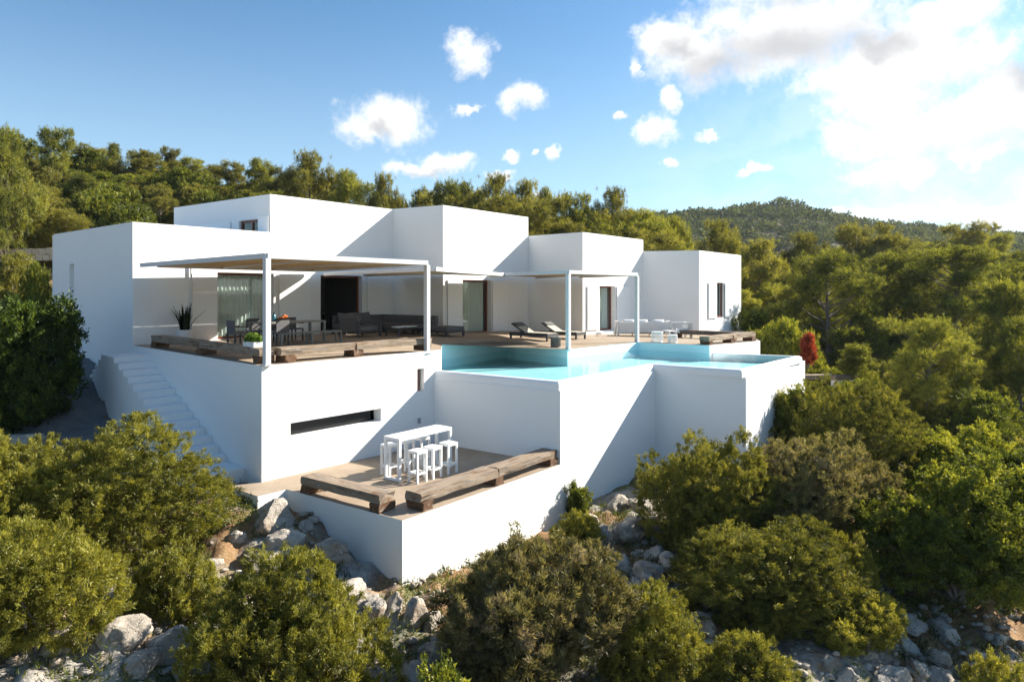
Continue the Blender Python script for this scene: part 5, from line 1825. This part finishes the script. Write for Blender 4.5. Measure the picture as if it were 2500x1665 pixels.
TREES = [
    ('near', 18.22, 30, 0.5, 3.92, 3.91, 'round bright pine with visible trunk base standing in front on the right slope'),
    ('near2', 19.49, 42, 4.0, 6.29, 4.66, 'tall feathery pine directly right of the last villa block'),
    ('rnd1', 26.0, 47, 4.14, 5.09, 4.99, 'pine between the tall feathery one and the broad right one'),
    ('near2', 28.55, 44, 4.46, 7.29, 5.92, 'broad bright pine above the round pine on the right'),
    ('con1', 25.77, 36, 2.14, 4.36, 4.65, 'pointed pine right of the round bright one'),
    ('rnd1', 23.08, 31, 0.42, 3.36, 5.79, 'dense pine cut off by the right edge'),
    ('rnd2', 19.55, 54, 5.59, 5.16, 0.18, 'olive pine with a dark gap below, behind the last block'),
    ('rnd2', 18.28, 60, 7.69, 4.59, 2.92, 'olive pine rising over the roof of the last block'),
    ('umb1', 33.72, 68, 7.95, 6.07, 5.92, 'flat crowned pine in front of the distant hill'),
    ('rnd2', 26.59, 62, 6.74, 5.53, 4.08, 'rounded olive pine left of the flat crowned one'),
    ('rnd2', 45.28, 80, 7.61, 7.65, 5.66, 'olive pine on the far side of the valley'),
    ('umb1', 54.5, 84, 9.83, 6.42, 0.71, 'dark umbrella pine breaking the skyline on the right'),
    ('umb2', 62.42, 88, 9.09, 7.85, 2.95, 'umbrella pine on the skyline near the right edge'),
    ('umb2', 53.52, 90, 8.11, 6.88, 1.55, 'umbrella pine left of the dark skyline pine'),
    ('shr2', 14.58, 41, 0.62, 2.87, 3.41, 'bushy young pine close to the last block wall'),
    ('shr2', 14.29, 36, 0.15, 2.75, 3.60, 'light green bushy young pine left of the red shrub'),
    ('con1', 17.08, 34, -0.91, 2.49, 0.08, 'young pine with layered branches right of the red shrub'),
    ('con1', 21.36, 40, 0.14, 3.31, 1.36, 'pine behind the young layered one'),
    ('shr2', 18.72, 27, -2.24, 2.93, 1.76, 'spreading pine low on the slope near the right edge'),
    ('shr1', 18.57, 33, -2.2, 2.73, 5.75, 'dark bushy pine left of the round bright pine'),
    ('rnd2', -15.48, 52, 12.01, 4.97, 4.81, 'dense pine rising highest behind the upper storey'),
    ('rnd1', -12.25, 51, 10.51, 4.23, 1.00, 'bright pine right of the dense one behind the upper storey'),
    ('rnd2', -9.46, 50, 10.02, 3.19, 5.01, 'dark pine above the inner corner of the upper storey'),
    ('shr1', -7.73, 58, 10.08, 2.77, 0.87, 'low pale tree on the skyline between two roof blocks'),
    ('umb2', -3.95, 53, 10.11, 3.21, 3.88, 'dark pine at the left end of the wood behind the second block'),
    ('rnd2', -1.2, 51, 10.25, 4.06, 0.80, 'wide dark pine behind the second block'),
    ('rnd2', 0.96, 54, 10.27, 3.79, 0.01, 'brownish pine right of the wide dark one'),
    ('rnd1', 2.78, 56, 10.01, 2.50, 5.47, 'narrow pine behind the right end of the second block'),
    ('umb2', 4.32, 53, 9.23, 2.87, 1.32, 'dark pine with a flat top behind the third block'),
    ('rnd2', 8.24, 55, 9.79, 4.38, 1.35, 'big dark pine behind the roof of the third block'),
    ('rnd1', 10.01, 51, 7.59, 4.88, 6.17, 'bright yellow green pine above the third block'),
    ('rnd1', 12.6, 53, 7.27, 3.72, 5.48, 'bright pine above the inner corner of the last block'),
    ('umb1', -19.51, 57, 12.04, 2.72, 1.82, 'pale trunked pine on the skyline left of the dense pine'),
    ('umb2', -22.07, 59, 12.93, 2.63, 6.04, 'small dark pine on the skyline above the upper storey'),
    ('umb1', -24.36, 60, 13.04, 2.87, 3.39, 'flat topped pine on the skyline left of the upper storey'),
    ('con1', -29.55, 40, 11.08, 3.19, 4.26, 'dense green conifer at the top left edge'),
    ('umb2', -35.3, 52, 14.13, 2.49, 1.29, 'tall slim pine rising above the left skyline'),
    ('umb1', -35.82, 58, 13.92, 2.96, 5.91, 'umbrella pine with bare pale trunk on the left skyline'),
    ('con1', -33.75, 58, 14.22, 2.03, 4.34, 'pointed pine on the left skyline'),
    ('umb1', -32.39, 60, 13.88, 2.68, 6.07, 'umbrella pine with forked trunk in the middle of the left skyline'),
    ('umb1', -30.4, 61, 14.44, 1.75, 5.61, 'tiny umbrella crown on a thin leaning trunk on the left skyline'),
    ('umb1', -30.78, 60, 13.2, 2.87, 1.88, 'broad low pine under the tiny umbrella crown'),
    ('umb2', -29.24, 62, 13.89, 2.37, 2.27, 'airy pine on the left skyline right of the tiny umbrella'),
    ('rnd2', -27.15, 62, 13.18, 2.96, 1.04, 'rounded pine on the left skyline near the upper storey'),
    ('shr1', -24.02, 33, 3.48, 2.31, 0.92, 'low rounded shrub below the beige track at the left edge'),
    ('shr2', -21.67, 31, 2.99, 1.19, 0.41, 'green shrub against the far end of the low wing'),
    ('shr1', -23.08, 30, 2.18, 2.29, 1.89, 'shrub cut off by the left edge below the track'),
]
for a in TREES: tree(*a)

rng = random.Random(77)


def fill(n, xr, yr, cond, kinds, hr, wr, label, group, sep, name='pine_tree'):
    pts = []
    tries = 0
    while len(pts) < n and tries < n * 60:
        tries += 1
        y = rng.uniform(*yr); b = rng.uniform(*xr); x = b * y
        if not cond(x, y): continue
        if any((x - p[0]) ** 2 + (y - p[1]) ** 2 < (sep * (0.7 + y / 120)) ** 2 for p in pts): continue
        pts.append((x, y))
        tree(rng.choice(kinds), x, y, 0, rng.uniform(*wr), rng.uniform(0, 6.28), label, group, name, H=rng.uniform(*hr))


OUT = lambda x, y: not (-21 < x < 17 and y < 46)
fill(100, (-0.80, -0.33), (36, 58), lambda x, y: OUT(x, y) and y > 34 + 0.0 * x and not (y < 42.5 and x < -21), ['shr1', 'shr2', 'shr1', 'shr2', 'rnd2', 'rnd1'], (2.2, 4.2), (2.6, 4.2),
     'rounded olive green tree in the dense scrub wood covering the left hillside', 'trees of the left hillside wood', 1.9)
fill(50, (-0.80, -0.36), (56, 70), OUT, ['rnd2', 'shr1', 'rnd1', 'shr2'], (1.9, 2.9), (2.8, 4.0),
     'pine in the upper wood of the left hillside below the skyline', 'pines of the upper left hillside', 3.0)
fill(30, (-0.34, 0.24), (56, 80), OUT, ['rnd2', 'rnd1', 'umb2'], (3.6, 5.6), (4.0, 5.4),
     'olive green pine in the wood behind the flat roofs', 'pines in the wood behind the villa', 2.6)
fill(22, (-0.10, 0.24), (49, 56), OUT, ['rnd2', 'rnd1', 'umb2', 'umb1'], (5.8, 7.4), (4.4, 6.0),
     'broad pine standing close behind the flat roofs', 'pines in the wood behind the villa', 2.0)
fill(14, (-0.36, -0.11), (50, 57), OUT, ['rnd2', 'rnd1', 'umb2'], (4.0, 5.2), (4.2, 5.6),
     'broad pine standing close behind the upper storey', 'pines in the wood behind the villa', 2.0)
fill(84, (0.30, 0.86), (44, 96), lambda x, y: OUT(x, y), ['rnd1', 'rnd2', 'con1', 'umb2', 'near2'], (3.6, 5.6), (3.8, 5.4),
     'green pine in the dense pine wood filling the valley right of the villa', 'pines of the valley wood', 3.0)
fill(44, (0.42, 1.15), (18, 44), lambda x, y: x > 15.5 and (y > 24 or x > 18.5), ['shr2', 'shr1', 'shr2'], (1.3, 2.4), (2.2, 3.2),
     'leafy green shrub on the slope below the pines on the right', 'shrubs below the pines on the right', 1.6, 'shrub')

# red shrub
rd = pine_parts(131, 1.45, 0.34, 0.06, con, 36, 800, 8, 0.12, 0.022, 'red', pad=0.3, flat=0.9)
t = thing('red_shrub', 'slim rust red shrub glowing among the green pines right of the pool', 'shrub', (14.95, 34.5, -1.85), 0.0)
link('trunk', rd[0], t); link('crown', rd[1], t)

# far wooded hill, one mass
rg = np.random.default_rng(12)
n_far = 3000
yy = rg.uniform(215, 430, n_far); bb = rg.uniform(0.10, 0.95, n_far); xx = bb * yy
yy2 = rg.uniform(104, 220, 1000); bb2 = rg.uniform(0.18, 0.95, 1000)
xx = np.concatenate([xx, bb2 * yy2]); yy = np.concatenate([yy, yy2])
q = np.column_stack([xx, yy]); zg = ground_np(q) + np.clip((np.hypot(xx, yy) - 70) / 120, 0, 1) * (vnoise(q, 0.05, 6) - 0.5) * 5.0
keep = vnoise(q, 0.035, 9) > 0.10
xx, yy, zg = xx[keep], yy[keep], zg[keep]
nt = len(xx); kk = 54
hs = rg.uniform(3.5, 7.0, nt); ws = rg.uniform(2.0, 3.6, nt)
d = unitv(rg.normal(0, 1, (nt * kk, 3))); d[:, 2] = np.abs(d[:, 2]) * 1.0 - 0.1
cen = np.repeat(np.column_stack([xx, yy, zg + hs * 0.45]), kk, 0) + d * np.column_stack([np.repeat(ws, kk), np.repeat(ws, kk), np.repeat(hs * 0.5, kk)]) * rg.uniform(0.7, 1.05, (nt * kk, 1))
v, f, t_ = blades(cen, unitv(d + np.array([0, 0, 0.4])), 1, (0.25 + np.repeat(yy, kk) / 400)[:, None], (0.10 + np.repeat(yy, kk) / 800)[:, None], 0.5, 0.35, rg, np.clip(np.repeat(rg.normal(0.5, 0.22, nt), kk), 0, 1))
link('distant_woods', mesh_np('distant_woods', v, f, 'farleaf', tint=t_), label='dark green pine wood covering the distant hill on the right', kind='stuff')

# low green weeds between the stones
n_g = 9500
gx = np.concatenate([rg.uniform(-9.5, 13, n_g)]); gy = rg.uniform(9.5, 19, n_g)
q = np.column_stack([gx, gy])
ok = vnoise(q, 0.8, 14) > 0.44
inside = (gy > 13.6 + 0.0 * gx) & (gx > -6.5) & (gx < 1.2) & (gy > 13.75 + np.where(gx < -2.21, -(gx + 2.21) * 0.71, (gx + 2.21) * 1.27))
q = q[ok & ~inside]
zz_ = np.array([surf(a, b) for a, b in q])
v, f, t_ = blades(np.column_stack([q, zz_]), np.tile([0, 0, 1.0], (len(q), 1)), 12, 0.10, 0.013, 0.6, 0.07, rg, np.clip(rg.normal(0.5, 0.25, len(q)), 0, 1))
link('weeds', mesh_np('weeds', v, f, 'grass', tint=t_), label='low green weeds and grass between the limestone rocks', kind='stuff')

# succulents in the trough, leaf rosettes
pl_o = bpy.data.objects['planter']
P = np.column_stack([rg.uniform(-0.26, 0.26, 170), rg.uniform(-0.11, 0.11, 170), rg.uniform(0.10, 0.30, 170)])
P[:, 2] *= 1 - 0.35 * (np.abs(P[:, 0]) / 0.28) ** 2
v, f, t_ = blades(P, unitv(rg.normal(0, 0.6, P.shape) + np.array([0, 0, 0.8])), 9, 0.085, 0.022, 0.7, 0.02, rg, np.clip(rg.normal(0.55, 0.2, len(P)), 0, 1))
link('succulents', mesh_np('succulents', v, f, 'succulent', tint=t_), pl_o, kind='stuff')

# small white wall with timbers down the slope, right of the pool
t = thing('garden_wall', 'low white garden wall topped with pale timbers among the shrubs beyond the pool', 'wall', (15.3, 33.6, -3.55), R(8))
B(0.55, 1.75, -0.2, 0.2, -1.0, 0.98, 'wall_body', 'plaster', t)
for i, (x0, y0, L_, a) in enumerate([(-1.4, 0.5, 2.2, -4), (0.45, -0.05, 1.4, 10)]):
    o = rough_beam(L_, 0.5, 0.22, 90 + i).build('timber', 'timber', t)
    o.location = (x0, y0, 0.99); o.rotation_euler.z = R(a)
B(-1.35, -0.95, 0.3, 0.7, -1.0, 0.985, 'support_block', 'timberblock', t)

# thin summer air over the whole place
HZ = 0.00014
mh = bpy.data.materials.new('haze'); mh.use_nodes = True
tt_ = NT(mh.node_tree)
ho = tt_.n('ShaderNodeOutputMaterial')
hv = tt_.n('ShaderNodeVolumePrincipled')
hv.inputs['Color'].default_value = (0.80, 0.88, 1.0, 1)
hv.inputs['Density'].default_value = HZ
hv.inputs['Anisotropy'].default_value = 0.2
tt_.l(hv.outputs[0], ho.inputs['Volume'])
M['haze'] = mh
zlow = float(V_GROUND_MIN) - 1.5
MB().box(-1700, 1700, -1700, 1700, zlow, 62.0).build('haze', 'haze', None, label='thin pale air', kind='stuff')
